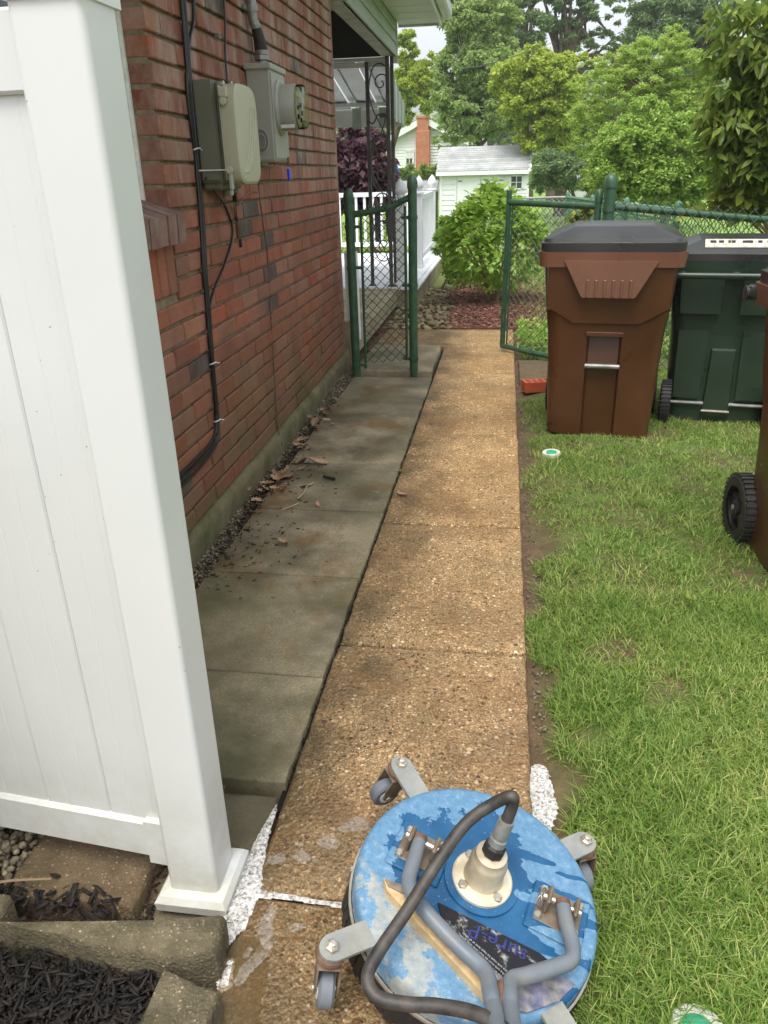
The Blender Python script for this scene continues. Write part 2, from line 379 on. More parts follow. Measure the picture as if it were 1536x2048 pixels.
MT['blackrub'] = pmat('black_rubber', (22, 21, 20), (44, 42, 40), 30, .6, 120, .3)
MT['sandridge'] = pmat('sandy_ridge', (190, 160, 116), (216, 190, 146), 60, .9, 160, .6, dirt=(120, 104, 84), ds=12, da=.5)
MT['bluetext'] = pmat('blue_print', (22, 30, 84), (50, 60, 130), 60, .4, 60, .02)
MT['whitetext'] = pmat('grey_print', (150, 150, 150), (190, 190, 188), 90, .5, 60, .02)
MT['binbrown'] = None
def m_bin(name, a, b, scr):
    t = NT(name); c = t.ramp(t.noise(3, 5), [(.3, lin(a)), (.7, lin(b))])
    s1 = t.rng(t.noise(22, 10, .8, t.scalev((1, 1, 7))), .64, .70, 0, .75); s2 = t.rng(t.noise(20, 10, .8, t.scalev((6, 6, 1))), .64, .70, 0, .7)
    patch = t.rng(t.noise(3.5, 4), .45, .65, .15, 1)
    c = t.mix(t.math('MULTIPLY', t.math('MAXIMUM', s1, s2), patch), c, lin(scr))
    c = t.mix(t.rng(t.noise(1.8, 6), .5, .75, 0, .35), c, lin(tuple(int(q*.55) for q in a)))
    return t.fin(c, t.rng(t.noise(6, 6), .3, .7, .26, .42), t.bump(t.noise(160, 4), .10, .002))
MT['binbrown'] = m_bin('brown_bin_plastic', (74, 44, 24), (90, 55, 31), (164, 126, 100))
MT['binrim'] = m_bin('faded_brown_rim', (110, 74, 58), (124, 86, 68), (176, 148, 130))
MT['bingreen'] = m_bin('dark_green_bin_plastic', (36, 50, 39), (46, 62, 49), (120, 132, 112))
MT['binblack'] = m_bin('black_lid_plastic', (42, 43, 42), (58, 59, 58), (140, 140, 136))
MT['tyre'] = pmat('black_tyre', (34, 33, 32), (54, 52, 50), 20, .6, 90, .2)
MT['fencegreen'] = pmat('green_fence_paint', (38, 74, 52), (54, 92, 66), 12, .4, 140, .2, dirt=(92, 110, 84), ds=18, da=.45)
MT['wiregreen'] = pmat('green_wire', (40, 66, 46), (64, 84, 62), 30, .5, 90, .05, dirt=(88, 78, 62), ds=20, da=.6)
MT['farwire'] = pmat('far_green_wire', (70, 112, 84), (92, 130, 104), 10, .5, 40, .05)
MT['greywire'] = pmat('grey_wire', (140, 146, 142), (166, 170, 166), 10, .5, 40, .05)
MT['iron'] = pmat('dark_iron', (66, 64, 62), (92, 90, 88), 30, .5, 120, .2)
MT['siding'] = pmat('pale_green_siding', (158, 170, 158), (170, 182, 170), 2, .55, 60, .06)
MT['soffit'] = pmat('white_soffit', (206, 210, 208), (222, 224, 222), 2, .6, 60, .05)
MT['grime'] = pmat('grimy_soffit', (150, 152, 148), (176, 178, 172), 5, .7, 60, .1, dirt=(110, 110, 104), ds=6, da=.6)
MT['darkboard'] = pmat('dark_porch_board', (30, 32, 32), (44, 46, 46), 5, .7, 60, .1)
MT['awning'] = pmat('awning_metal', (190, 194, 194), (210, 212, 210), 3, .5, 50, .05, dirt=(150, 150, 144), ds=4, da=.4)
MT['awnstripe'] = pmat('awning_dark_panel', (136, 146, 136), (150, 158, 148), 3, .5, 50, .05)
MT['porchwhite'] = pmat('white_painted_porch', (216, 219, 222), (232, 234, 236), 3, .55, 50, .08)
MT['stone'] = pmat('river_stone', (104, 96, 68), (150, 140, 108), 14, .85, 80, .3, rand='object', rv=.4, dirt=(92, 82, 52), ds=20, da=.4)
MT['gravel'] = pmat('grey_gravel', (88, 80, 62), (142, 132, 110), 60, .9, 200, .4, rand='island', rv=.55)
MT['redmulch'] = pmat('red_mulch', (104, 68, 54), (168, 122, 102), 14, .9, 160, .4, rand='island', rv=.6)
MT['redground'] = pmat('red_mulch_base', (84, 50, 38), (132, 88, 70), 40, .95, 90, .9, .01)
MT['blackmulch'] = pmat('black_mulch', (12, 11, 10), (30, 27, 24), 30, .8, 160, .5, rand='island', rv=.8, dirt=(64, 48, 34), ds=26, da=.6)
MT['blackground'] = pmat('black_mulch_base', (10, 9, 8), (26, 23, 20), 40, .95, 90, .9, .01)
MT['deadleaf'] = pmat('dead_leaf', (128, 96, 70), (176, 146, 116), 30, .8, 90, .2, rand='island', rv=.4)
MT['debris'] = pmat('dark_debris', (30, 24, 18), (62, 50, 38), 30, .9, 90, .2, rand='island', rv=.5)
MT['straw'] = pmat('dry_straw', (164, 146, 106), (196, 178, 136), 30, .8, 90, .2)
MT['hollowbrick'] = pmat('orange_red_brick', (170, 74, 44), (192, 92, 58), 14, .8, 120, .4)
MT['capwhite'] = pmat('white_cap', (206, 208, 196), (226, 226, 216), 20, .6, 90, .1, dirt=(150, 150, 120), ds=30, da=.4)
MT['capgreen'] = pmat('teal_green_cap', (40, 150, 116), (70, 172, 140), 25, .55, 90, .1)
MT['shedwhite'] = pmat('white_shed_siding', (222, 226, 226), (236, 238, 238), 1, .6, 20, .05)
MT['shingle'] = pmat('grey_shingle', (150, 153, 153), (180, 182, 180), 3, .85, 40, .3, rand='object', rv=.12)
MT['houseroof'] = pmat('house_roof', (120, 122, 124), (148, 150, 150), 2, .85, 20, .3)
MT['chimney'] = pmat('chimney_brick', (162, 100, 74), (186, 126, 98), 5, .85, 30, .3)
MT['glassdark'] = pmat('window_glass', (56, 66, 66), (80, 92, 90), 1, .1, 10, .0)
MT['bark'] = pmat('bark', (74, 64, 52), (112, 98, 82), 8, .9, 30, .8, .02)
MT['barkpale'] = pmat('pale_bark', (124, 104, 80), (156, 134, 106), 20, .9, 60, .5)
MT['skin'] = pmat('skin', (196, 148, 118), (206, 158, 128), 10, .55, 90, .05)
MT['blueshirt'] = pmat('blue_shirt', (26, 66, 150), (48, 98, 186), 6, .8, 120, .2)
MT['navy'] = pmat('navy_trousers', (32, 36, 48), (48, 54, 68), 6, .8, 120, .2)
MT['hair'] = pmat('brown_hair', (58, 42, 32), (80, 60, 46), 40, .7, 90, .2)
MT['shoe'] = pmat('shoe', (40, 38, 36), (60, 58, 56), 20, .6, 60, .1)
def m_glass():
    t = NT('clear_dome'); g = t.n('ShaderNodeBsdfGlossy'); g.inputs['Roughness'].default_value = .06; tr = t.n('ShaderNodeBsdfTransparent'); tr.inputs[0].default_value = (.92, .94, .9, 1)
    fr = t.n('ShaderNodeFresnel'); fr.inputs[0].default_value = 1.5; mx = t.n('ShaderNodeMixShader'); t.l(fr.outputs[0], mx.inputs[0]); t.l(tr.outputs[0], mx.inputs[1]); t.l(g.outputs[0], mx.inputs[2]); t.l(mx.outputs[0], t.out.inputs['Surface']); return t.m
MT['dome'] = m_glass()
def m_water():
    t = NT('muddy_water'); g = t.n('ShaderNodeBsdfGlossy'); g.inputs['Roughness'].default_value = .05; tr = t.n('ShaderNodeBsdfTransparent'); tr.inputs[0].default_value = (.86, .8, .68, 1)
    df = t.n('ShaderNodeBsdfDiffuse'); df.inputs[0].default_value = lin((122, 104, 74))+(1,); m1 = t.n('ShaderNodeMixShader'); m1.inputs[0].default_value = .35
    t.l(tr.outputs[0], m1.inputs[1]); t.l(df.outputs[0], m1.inputs[2])
    fr = t.n('ShaderNodeFresnel'); fr.inputs[0].default_value = 1.33; mx = t.n('ShaderNodeMixShader'); t.l(fr.outputs[0], mx.inputs[0]); t.l(m1.outputs[0], mx.inputs[1]); t.l(g.outputs[0], mx.inputs[2]); t.l(mx.outputs[0], t.out.inputs['Surface']); return t.m
MT['water'] = m_water()
def m_foam(name, thin):
    t = NT(name); d = t.vor(330, 'Distance'); d2 = t.vor(120, 'Distance')
    c = t.ramp(t.noise(40, 4), [(.3, (.70, .69, .65)), (.7, (.84, .83, .80))])
    t.fin(c, .5); tr = t.n('ShaderNodeBsdfTransparent'); mx = t.n('ShaderNodeMixShader')
    dn = t.n('ShaderNodeAttribute', attribute_name='density').outputs['Fac']
    body = t.rng(t.math('ADD', dn, t.rng(t.noise(120, 5, .7), .3, .7, -.15, .15)), -.15, .5 if thin else .10, 0, .6 if thin else 1)
    h2 = t.math('MULTIPLY', t.rng(d2, .22, .28, 1, 0), t.math('GREATER_THAN', t.noise(30, 2), .55))
    f = t.math('SUBTRACT', 1.0, t.math('MULTIPLY', body, t.math('SUBTRACT', 1.0, t.math('MULTIPLY', h2, .6))))
    t.l(f, mx.inputs[0]); t.l(t.b.outputs[0], mx.inputs[1]); t.l(tr.outputs[0], mx.inputs[2]); t.l(mx.outputs[0], t.out.inputs['Surface']); return t.m
MT['foam'] = m_foam('soap_foam', False); MT['foamthin'] = m_foam('thin_soap_foam', True)
MT['grass'] = leafmat('grass_blade', [(66, 96, 34), (96, 130, 48), (132, 160, 68), (188, 192, 118)], .5, .3, 2.2)
MT['l_hyd'] = leafmat('hydrangea_leaf', [(112, 152, 50), (150, 186, 70), (192, 216, 108)], .45, .48, 3)
MT['l_bright'] = leafmat('bright_leaf', [(120, 146, 50), (166, 186, 70), (212, 220, 112)], .55, .48, .5)
MT['l_mid'] = leafmat('mid_leaf', [(104, 134, 68), (148, 174, 96), (200, 214, 146)], .5, .48, .5)
MT['l_dark'] = leafmat('dark_leaf', [(88, 112, 70), (122, 148, 94), (170, 190, 138)], .5, .48, .5)
MT['l_feather'] = leafmat('feather_leaf', [(132, 160, 64), (164, 190, 86), (198, 212, 122)], .6, .48, .6)
MT['l_bush'] = leafmat('bush_leaf', [(100, 136, 54), (144, 176, 74), (196, 216, 118)], .45, .48, .8)
MT['l_near'] = leafmat('broad_leaf', [(78, 102, 36), (110, 134, 50), (160, 174, 86)], .4, .48, 2)
MT['l_yellow'] = leafmat('yellow_green_leaf', [(96, 112, 32), (132, 146, 48), (176, 182, 84)], .45, .48, 2)
MT['l_purple'] = leafmat('purple_leaf', [(52, 28, 36), (80, 48, 58), (138, 104, 114)], .4, .48, 3)
MT['l_hedge'] = leafmat('hedge_leaf', [(94, 124, 48), (136, 160, 72), (176, 192, 104)], .5, .48, 1)

# ------------------------------------------------------------------ ground, path, pavers
def ground_z(x, y):
    e = np.clip((x-.10)/.28, 0, 1); z = -.05+.045*e*e*(3-2*e)
    z = np.where(x < .10, -.06, z); k = np.clip((y-7.2)/1.2, 0, 1); return z*(1-k)+(-.005)*k
xs = np.concatenate([[-260, -90, -40, -18, -9, -5, -3], np.arange(-2, 3.0, .06), [3.4, 4, 5, 7, 10, 16, 30, 60, 120, 260]])
ys = np.concatenate([[-60, -20, -6, -2, -.6], np.arange(0, 10.5, .08), [11, 12, 13.5, 15, 18, 22, 28, 40, 60, 100, 180, 320]])
GX, GY = np.meshgrid(xs, ys); GZ = ground_z(GX, GY)
nn = np.array([mnoise.noise((a*5, b*5, 0)) for a, b in zip(GX.ravel(), GY.ravel())]).reshape(GX.shape); GZ = GZ+np.where((np.abs(GX) < 3.2) & (GY < 10), nn*.008, 0)
nx, ny = len(xs), len(ys); idx = np.arange(nx*ny).reshape(ny, nx)
F = np.stack([idx[:-1, :-1], idx[:-1, 1:], idx[1:, 1:], idx[1:, :-1]], -1).reshape(-1, 4)
tag(obj_of('ground', np_mesh('ground', np.stack([GX, GY, GZ], -1).reshape(-1, 3), F, True), MT['soil']), kind='structure')

def rough_slab(x0, x1, y0, y1, z0, z1, ch=.007, jit=.003, step=.045):
    """a slab with a slightly wavy, chipped rim"""
    rs = random.Random(int((x0+y0*7)*1000))
    per = []
    nx_, ny_ = max(3, int((x1-x0)/step)), max(3, int((y1-y0)/step))
    for i in range(nx_): per.append((x0+(x1-x0)*i/nx_, y0))
    for i in range(ny_): per.append((x1, y0+(y1-y0)*i/ny_))
    for i in range(nx_): per.append((x1-(x1-x0)*i/nx_, y1))
    for i in range(ny_): per.append((x0, y1-(y1-y0)*i/ny_))
    per = [(x+rs.uniform(-jit, jit), y+rs.uniform(-jit, jit)) for x, y in per]
    cx, cy = (x0+x1)/2, (y0+y1)/2
    def inset(d, z): return [Vector((x-math.copysign(min(d, abs(x-cx)), x-cx) if abs(x-cx) > (x1-x0)/2-d*2 else x, y-math.copysign(min(d, abs(y-cy)), y-cy) if abs(y-cy) > (y1-y0)/2-d*2 else y, z)) for x, y in per]
    b = MB(); b.loft([inset(0, z0), inset(0, z1-ch), inset(ch*.4, z1-ch*.3), inset(ch*1.3, z1)]); return b
path = thing('concrete_path', None, None); tag(path, kind='structure')
YS = [.35, 1.053, 1.948, 2.836, 4.573, 5.41, 6.30, 7.06]
for i in range(len(YS)-1):
    g = .007
    x0 = -.452 if YS[i+1] < 6.3 else (-.452 if YS[i] < 6.2 else -1.03)
    rough_slab(x0, .105, YS[i]+g, YS[i+1]-g, -.09, 0, .009, .0025, .04).build('path_panel', MT['agg'], path, True, angle=60)
walk = thing('paver_walk', None, None); tag(walk, kind='structure')
PY = [1.361, 1.786, 2.381, 2.961, 3.532, 4.145, 4.721, 5.306]
for i in range(len(PY)-1):
    z = -.006-.006*rnd.random()
    o = rough_slab(-1.018, -.4635+rnd.uniform(-.003, .002), PY[i]+.003, PY[i+1]-.003, z-.07, z, .006, .003).build('paver', MT['paver'], walk, True, angle=60)
rough_slab(-1.03, -.474, 5.385, 6.285, -.06, .018, .01, .004).build('paver', MT['paver'], walk, True, angle=60)
rough_slab(-.640, -.476, .955, 1.338, -.09, -.022, .012, .006).build('paver', MT['pavedark'], walk, True, angle=60)
rough_slab(-.945, -.668, .985, 1.352, -.06, .012, .012, .006).build('paver', MT['slabstone'], walk, True, angle=60)
pad = thing('concrete_pad', None, None); tag(pad, kind='structure')
rough_slab(.135, .75, 5.22, 5.86, -.07, -.004, .008, .003).build('pad_slab', MT['slabstone'], pad, True, angle=60)
# packed dirt in the joint between strip and pavers
b = MB(); b.box((-.474, 1.3, -.09), (-.448, 6.3, -.035))
for y in YS[1:-1]: b.box((-.4475, y-.02, -.085), (.10, y+.02, -.018))
tag(b.build('joint_soil', MT['blackground']), kind='structure')

# ------------------------------------------------------------------ brick house (local frame: x=0 brick face, +x outwards, y along the wall)
HL = (-1.12, 2.7, 0)
house = thing('brick_house', 'red brick house wall with raked joints, window and pale eave', 'house', HL, (0, 0, .0075))
YF = 3.06; ZT = 2.62; CP = .0741; BP = .231; Z0 = .091; JY = -.033
b = MB(); b.box((-.35, JY+.006, 0), (-.014, YF-.012, ZT)); b.box((-.35, -2.6, 0), (-.0145, JY+.004, 1.10)); b.box((-.35, JY-.10, 1.10), (-.2, JY+.005, ZT)); b.build('mortar_wall', MT['mortar'], house)
b = MB(); b.box((-3.2, YF-.36, 0), (-.352, YF-.012, ZT)); b.build('mortar_wall', MT['mortar'], house)
def brickmesh(L, H=CP-.0125, D=.10, seed=0, dark=False):
    rs = random.Random(seed); b = MB(); b.box((-D, 0, 0), (0, L, H), .004)
    b.v = [(x+rs.uniform(-.0012, .0012), y+rs.uniform(-.0012, .0012), z+rs.uniform(-.0012, .0012)) for x, y, z in b.v]
    me = bpy.data.meshes.new('brick'); me.from_pydata(b.v, [], b.f); me.update(); me.materials.append(MT['darkbrick' if dark else 'brick']); return me
FULL = [brickmesh(BP-.006, seed=s) for s in range(5)]; HALF = [brickmesh(BP/2-.006, seed=9+s) for s in range(3)]
FULLD = brickmesh(BP-.006, seed=20, dark=True); HALFD = brickmesh(BP/2-.006, seed=21, dark=True)
bricks = []   # (y, z, mesh)
nc = int((ZT-Z0)/CP)
for k in range(nc):
    z = Z0+k*CP+.006
    under = z+CP < 1.0
    y = JY if k % 2 else JY-BP/2 if under else JY
    first_half = (k % 2 == 0) and not under
    if under: y -= BP*4
    while y < YF-.03:
        if first_half: L = BP/2; first_half = False; hf = True
        elif y+BP > YF+.02: L = BP/2; hf = True
        else: L = BP; hf = False
        if y+L <= YF+.02:
            sold = (y < JY-.05 and .90 < z < 1.12)
            if not sold:
                dk = rnd.random() < .04
                bricks.append((y+.003, z, (HALFD if dk else rnd.choice(HALF)) if hf else (FULLD if dk else rnd.choice(FULL))))
        y += L
def bdist(q): return math.hypot(2.7+q[0]+.1, q[1]-CAM_H+.1)+(5 if q[1] > 1.75+.13*max(0, q[0]+.2)*1.7 else 0)+(6 if q[0] < -.42 else 0)
bricks.sort(key=bdist)
for (y, z, me) in bricks[:285]:
    o = bpy.data.objects.new('brick', me); C.objects.link(o); o.parent = house
    o.location = (rnd.uniform(-.0015, .0025), y+rnd.uniform(-.001, .001), z+rnd.uniform(-.0015, .0015)); o.rotation_euler = (rnd.uniform(-.004, .004), 0, rnd.uniform(-.006, .006))
b = MB()
for (y, z, me) in bricks[285:]:
    dx = rnd.uniform(-.0015, .0025)
    b.add([(v.co.x+dx, v.co.y+y, v.co.z+z) for v in me.vertices], [tuple(p.vertices) for p in me.polygons])
# end wall of the house, turning away round the far corner
for k in range(nc):
    z = Z0+k*CP+.006; x = -.105-(BP/2 if k % 2 else 0)
    for j in range(5): b.box((x-j*BP-BP+.006, YF-.105, z), (x-j*BP, YF-.002, z+CP-.012), .004)
tag(b.build('far_brick', MT['brickfar'], house), kind='stuff')
# soldier course and sloping rowlock sill under the window
SM = MB(); SM.box((-.10, 0, 0), (0, CP-.008, .165), .004)
sold = bpy.data.meshes.new('brick'); sold.from_pydata(SM.v, [], SM.f); sold.materials.append(MT['brick'])
for j in range(9):
    o = bpy.data.objects.new('brick', sold); C.objects.link(o); o.parent = house; o.location = (rnd.uniform(-.002, .001), JY-.002-CP*(j+1), .935)
SM = MB(); V = [(-.115, .0, 1.155), (.042, .0, 1.100), (.046, .0, 1.190), (-.115, .0, 1.245)]
SM.add([Vector(v) for v in V]+[Vector((v[0], CP-.009, v[2])) for v in V], [(3, 2, 1, 0), (4, 5, 6, 7), (0, 1, 5, 4), (1, 2, 6, 5), (2, 3, 7, 6), (3, 0, 4, 7)])
sm = bpy.data.meshes.new('sill_brick'); sm.from_pydata(SM.v, [], SM.f); sm.materials.append(MT['sillbrick'])
sill = bpy.data.objects.new('window_sill', None); C.objects.link(sill); sill.parent = house
for j in range(14):
    o = bpy.data.objects.new('brick', sm); C.objects.link(o); o.parent = sill; o.location = (rnd.uniform(-.003, .003), JY+.018-CP*(j+1), rnd.uniform(-.002, .002))
b = MB(); b.box((-.11, JY-1.1, 1.11), (.034, JY+.008, 1.16)); b.build('sill_mortar', MT['mortar'], sill)
win = bpy.data.objects.new('window', None); C.objects.link(win); win.parent = house
b = MB(); y1 = JY-.012; y0 = y1-1.05
b.box((-.19, y1-.06, 1.22), (-.090, y1, 2.6)); b.box((-.19, y0, 1.22), (-.090, y0+.06, 2.6)); b.box((-.19, y0+.06, 1.22), (-.093, y1-.06, 1.29)); b.box((-.185, y0+.06, 1.85), (-.13, y1-.06, 1.91)); b.build('frame', MT['soffit'], win)
b = MB(); b.box((-.165, y0+.06, 1.29), (-.16, y1-.06, 2.6)); b.build('pane', MT['glassdark'], win)
b = MB(); b.tube([(-.088, y1+.006, 1.2), (-.087, y1+.007, 1.6), (-.089, y1+.006, 2.1), (-.088, y1+.006, 2.6)], .010, 6); b.build('caulk', MT['capwhite'], win)
# foundation parging with a crumbling ledge
b = MB(); rings = []; N = 90
for i in range(N+1):
    y = -1.6+(YF+1.6)*i/N; q = mnoise.noise((y*9, 0, 0))*.006; w = mnoise.noise((y*14, 5, 0))*.005
    rings.append([Vector((-.05, y, -.08)), Vector((.021+q*.4, y, -.08)), Vector((.019+q, y, .03)), Vector((.020+q, y, .060+w)), Vector((.012+q, y, .071+w)), Vector((-.004, y, .086+w*.4)), Vector((-.05, y, .088))])
b.loft(rings); b.build('foundation', MT['parge'], house, True, angle=50)
# rear porch roof: siding-clad beam, soffit, fascia
XB = .075; YE = 5.72
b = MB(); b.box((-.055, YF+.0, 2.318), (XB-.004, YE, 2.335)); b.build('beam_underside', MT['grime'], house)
bz = 2.318
for i in range(5):
    b = MB(); h = .10
    V = [(XB+.013, bz), (XB+.016, bz+.012), (XB+.002, bz+h), (XB-.02, bz+h), (XB-.02, bz)]
    b.add([Vector((x, -2.2, z)) for x, z in V]+[Vector((x, YE+.005, z)) for x, z in V], [(4, 3, 2, 1, 0), (5, 6, 7, 8, 9)]+[(j, (j+1) % 5, 5+(j+1) % 5, 5+j) for j in range(5)])
    if i == 0:
        for q in range(len(b.v)):
            if b.v[q][1] < 0: b.v[q] = (b.v[q][0], YF+.02, b.v[q][2])
    b.build('siding_board', MT['siding'], house); bz += h+.001
    if i == 2: bz = bz
ZS = 2.60
for j in range(26):
    b = MB(); y = YE+.20-.30*(j+1); b.box((XB+.012, y+.003, ZS), (XB+.40, y+.297, ZS+.012), .003); b.build('soffit_panel', MT['soffit'], house)
b = MB(); b.box((XB+.40, YE-7.6, ZS-.025), (XB+.425, YE+.21, ZS+.15), .004); b.box((XB+.426, YE-7.6, ZS+.02), (XB+.52, YE+.21, ZS+.15), .02); b.build('gutter', MT['soffit'], house)
b = MB(); b.box((XB+.006, YE+.2, ZS-.02), (XB+.425, YE+.225, ZS+.2)); b.box((XB-.02, YE+.006, 2.26), (XB+.02, YE+.03, ZS+.1)); b.build('corner_trim', MT['soffit'], house)
b = MB(); b.add([Vector(p) for p in ((XB+.54, -2, ZS+.15), (XB+.54, YE+.25, ZS+.15), (-3.2, YE+.25, ZS+1.5), (-3.2, -2, ZS+1.5), (XB+.54, -2, ZS+.17), (XB+.54, YE+.25, ZS+.17), (-3.2, YE+.25, ZS+1.52), (-3.2, -2, ZS+1.52))], [(3, 2, 1, 0), (4, 5, 6, 7), (0, 1, 5, 4), (1, 2, 6, 5), (2, 3, 7, 6), (3, 0, 4, 7)]); b.build('roof', MT['houseroof'], house)
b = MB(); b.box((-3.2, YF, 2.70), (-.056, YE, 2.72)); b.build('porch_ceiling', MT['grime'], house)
b = MB(); b.box((-3.2, YE-.05, 2.318), (-.058, YE-.01, 2.70)); b.build('end_board', MT['darkboard'], house)
b = MB(); b.box((-3.2, YE-.012, 2.285), (-.02, YE+.02, 2.316), .003); b.build('end_trim', MT['soffit'], house)

# ------------------------------------------------------------------ electric meter, telecom box, cables on the wall (house frame -> world)
def W(y, z, off=0.0):   # point on the brick face
    yy = y-2.7; return Vector((-1.12-.0075*yy+off, y, z))
meter = thing('electric_meter', 'grey electric meter box with round glass meter on the brick wall', 'electric meter', W(3.79, 1.36), (0, 0, .0075)); meter.scale = (.72, .92, 1.04)
b = MB(); b.box((.004, -.13, 0), (.152, .13, .36), .008); b.box((.0, -.145, .345), (.165, .145, .368), .004); b.box((.0, -.10, -.012), (.02, .10, .0)); b.build('enclosure', MT['grey'], meter)
b = MB(); b.box((.1535, -.125, .012), (.158, .125, .335), .003); b.build('cover', MT['grey'], meter)
My = Matrix.Rotation(R(90), 4, 'Y')
b = MB(); b.lathe([(.108, 0), (.108, .012), (.100, .016), (.098, .022)], 32, (.158, 0, .21), My); b.build('socket_ring', MT['grey'], meter, True, angle=50)
b = MB(); b.lathe([(.090, 0), (.090, .085), (.086, .092), (.086, .098)], 32, (.178, 0, .21), My); mb_ = b.build('meter_body', MT['grey'], meter, True, angle=50)
b = MB(); b.lathe([(.086, 0), (.087, .03), (.082, .045), (.06, .05), (.0005, .051)], 32, (.2765, 0, .21), My); b.build('glass_dome', MT['dome'], meter, True)
b = MB(); b.lathe([(.078, 0), (.078, .006)], 24, (.2768, 0, .21), My); b.box((.283, -.045, .225), (.297, .045, .25), .003); b.build('dial_plate', pmat('dial', (150, 160, 120), (206, 206, 170), 40, .5, 60, .1), meter)
b = MB()
for k in range(5):
    a = 2*math.pi*k/5; b.lathe([(.01, 0), (.01, .008)], 8, (.283, .045*math.cos(a), .19+.03*math.sin(a)), My)
b.build('register_dial', MT['cable'], meter)
b = MB(); b.lathe([(.05, 0), (.05, .003), (.043, .0035), (.043, .0)], 24, (.07, -.1305, .08), Matrix.Rotation(R(90), 4, 'X')); b.lathe([(.03, 0), (.03, .003), (.025, .0035), (.025, 0)], 24, (.07, -.1306, .08), Matrix.Rotation(R(90), 4, 'X')); b.build('knockout', MT['grey'], meter)
b = MB(); b.box((.157, .08, -.02), (.166, .10, .02), .003); b.build('hasp', MT['rust'], meter)
b = MB(); b.box((.152, .07, -.075), (.168, .092, -.028), .004); b.build('seal_tag', MT['bluetag'], meter)
b = MB(); b.tube([(.161, .085, .0), (.160, .081, -.03)], .0018, 5); b.build('seal_wire', MT['galv'], meter)
b = MB(); b.box((.18, -.078, .128), (.266, -.066, .142), .002); b.build('bar_sticker', MT['zip'], meter)

cond = thing('service_conduit', 'galvanised conduit with clamp rising from the grey meter box', 'conduit', W(3.79, 1.74))
b = MB(); b.tube(smoothpath([W(3.79, 1.735, .050), W(3.79, 1.80, .048), W(3.782, 1.86, .042), W(3.77, 1.91, .032), W(3.765, 1.97, .028), W(3.745, 2.6, .028)], 4), .0205, 14); b.build('pipe', MT['galv'], cond, True, world=True)
b = MB(); b.tube([W(3.79, 1.738, .05), W(3.79, 1.757, .05)], .037, 16); b.tube([W(3.79, 1.766, .05), W(3.79, 1.784, .05)], .035, 8); b.tube([W(3.79, 1.786, .05), W(3.79, 1.803, .05)], .031, 16); b.build('hub', MT['galv'], cond, True, world=True, angle=40)
b = MB(); b.tube([W(3.79, 1.803, .049), W(3.784, 1.845, .045), W(3.776, 1.885, .038)], [.029, .026, .022], 12); b.build('sealant', MT['blackrub'], cond, True, world=True)
b = MB(); b.tube([W(3.766, 1.945, .029), W(3.765, 1.97, .028)], .0245, 14); b.box(tuple(W(3.71, 1.947, .004)), tuple(W(3.82, 1.968, .012)+Vector((.001, 0, 0)))); b.build('clamp', MT['galv'], cond, True, world=True)

tele = thing('telecom_box', 'olive grey utility box on brick wall carrying a beige louvred cover', 'utility box', W(3.085, 1.258), (0, 0, .0075)); tele.scale = (.95, 1.05, 1.11)
b = MB(); b.box((.004, -.105, .02), (.095, .17, .325), .012); b.box((.005, -.085, .0), (.085, .15, .03), .008); b.box((.0955, -.098, .03), (.115, .165, .318), .006); b.build('housing', MT['tele'], tele, True, angle=35)
b = MB()
for (y, z) in ((-.09, .312), (.0, .318), (-.05, .035)): b.lathe([(.010, 0), (.010, .010), (.006, .012)], 10, (.115, y+.02, z), My)
b.build('screw', MT['bolt'], tele)
# the beige cover: rounded pad-shaped hood hanging in front
rings = []
for (x, s, zc) in ((.1185, .99, 0), (.122, 1.0, 0), (.170, 1.0, 0), (.176, .955, .0), (.178, .90, 0)):
    r = []
    for k in range(28):
        a = 2*math.pi*k/28; e = 5.0
        yy = math.copysign(abs(math.cos(a))**(2/e), math.cos(a))*.126*s; zz = math.copysign(abs(math.sin(a))**(2/e), math.sin(a))*.15*s
        r.append(Vector((x, .015+yy, .165+zz)))
    rings.append(r)
b = MB(); b.loft(rings); cover = b.build('cover', MT['tele2'], tele, True, angle=22)
b = MB(); b.box((.1155, -.116, .03), (.1175, .115, .305)); b.box((.116, -.125, .27), (.15, -.105, .30), .004); b.build('cover_back', MT['tele2'], tele)
for j, (w, h0) in enumerate(((.0, .0), (.018, .01), (.036, .025))):
    b = MB(); b.tube(smoothpath([(.179, .108-w*1.6, .25), (.179, .085-w*1.6, .18), (.179, .03-w*1.5, .10), (.178, -.04-w, .05)], 5), .0032, 5); b.build('raised_line', MT['tele2'], cover)
b = MB(); b.lathe([(.018, 0), (.018, .02), (.01, .022)], 12, (.07, .0, -.022)); b.build('gland', MT['tele'], tele); b = MB(); b.lathe([(.022, 0), (.022, .012)], 10, (.07, .07, -.012)); b.build('gland', MT['tele'], tele)
b = MB(); b.lathe([(.012, 0), (.012, .014)], 10, (.135, -.115, .26), Matrix.Rotation(R(90), 4, 'X')); b.build('hinge_knob', MT['tele2'], tele); b = MB(); b.lathe([(.012, 0), (.012, .014)], 10, (.135, -.115, .06), Matrix.Rotation(R(90), 4, 'X')); b.build('hinge_knob', MT['tele2'], tele)
b = MB(); b.box((.128, -.125, .0), (.142, -.105, .05), .003); b.box((.126, -.12, -.018), (.138, -.11, .0), .002); b.build('latch', MT['grey'], tele)

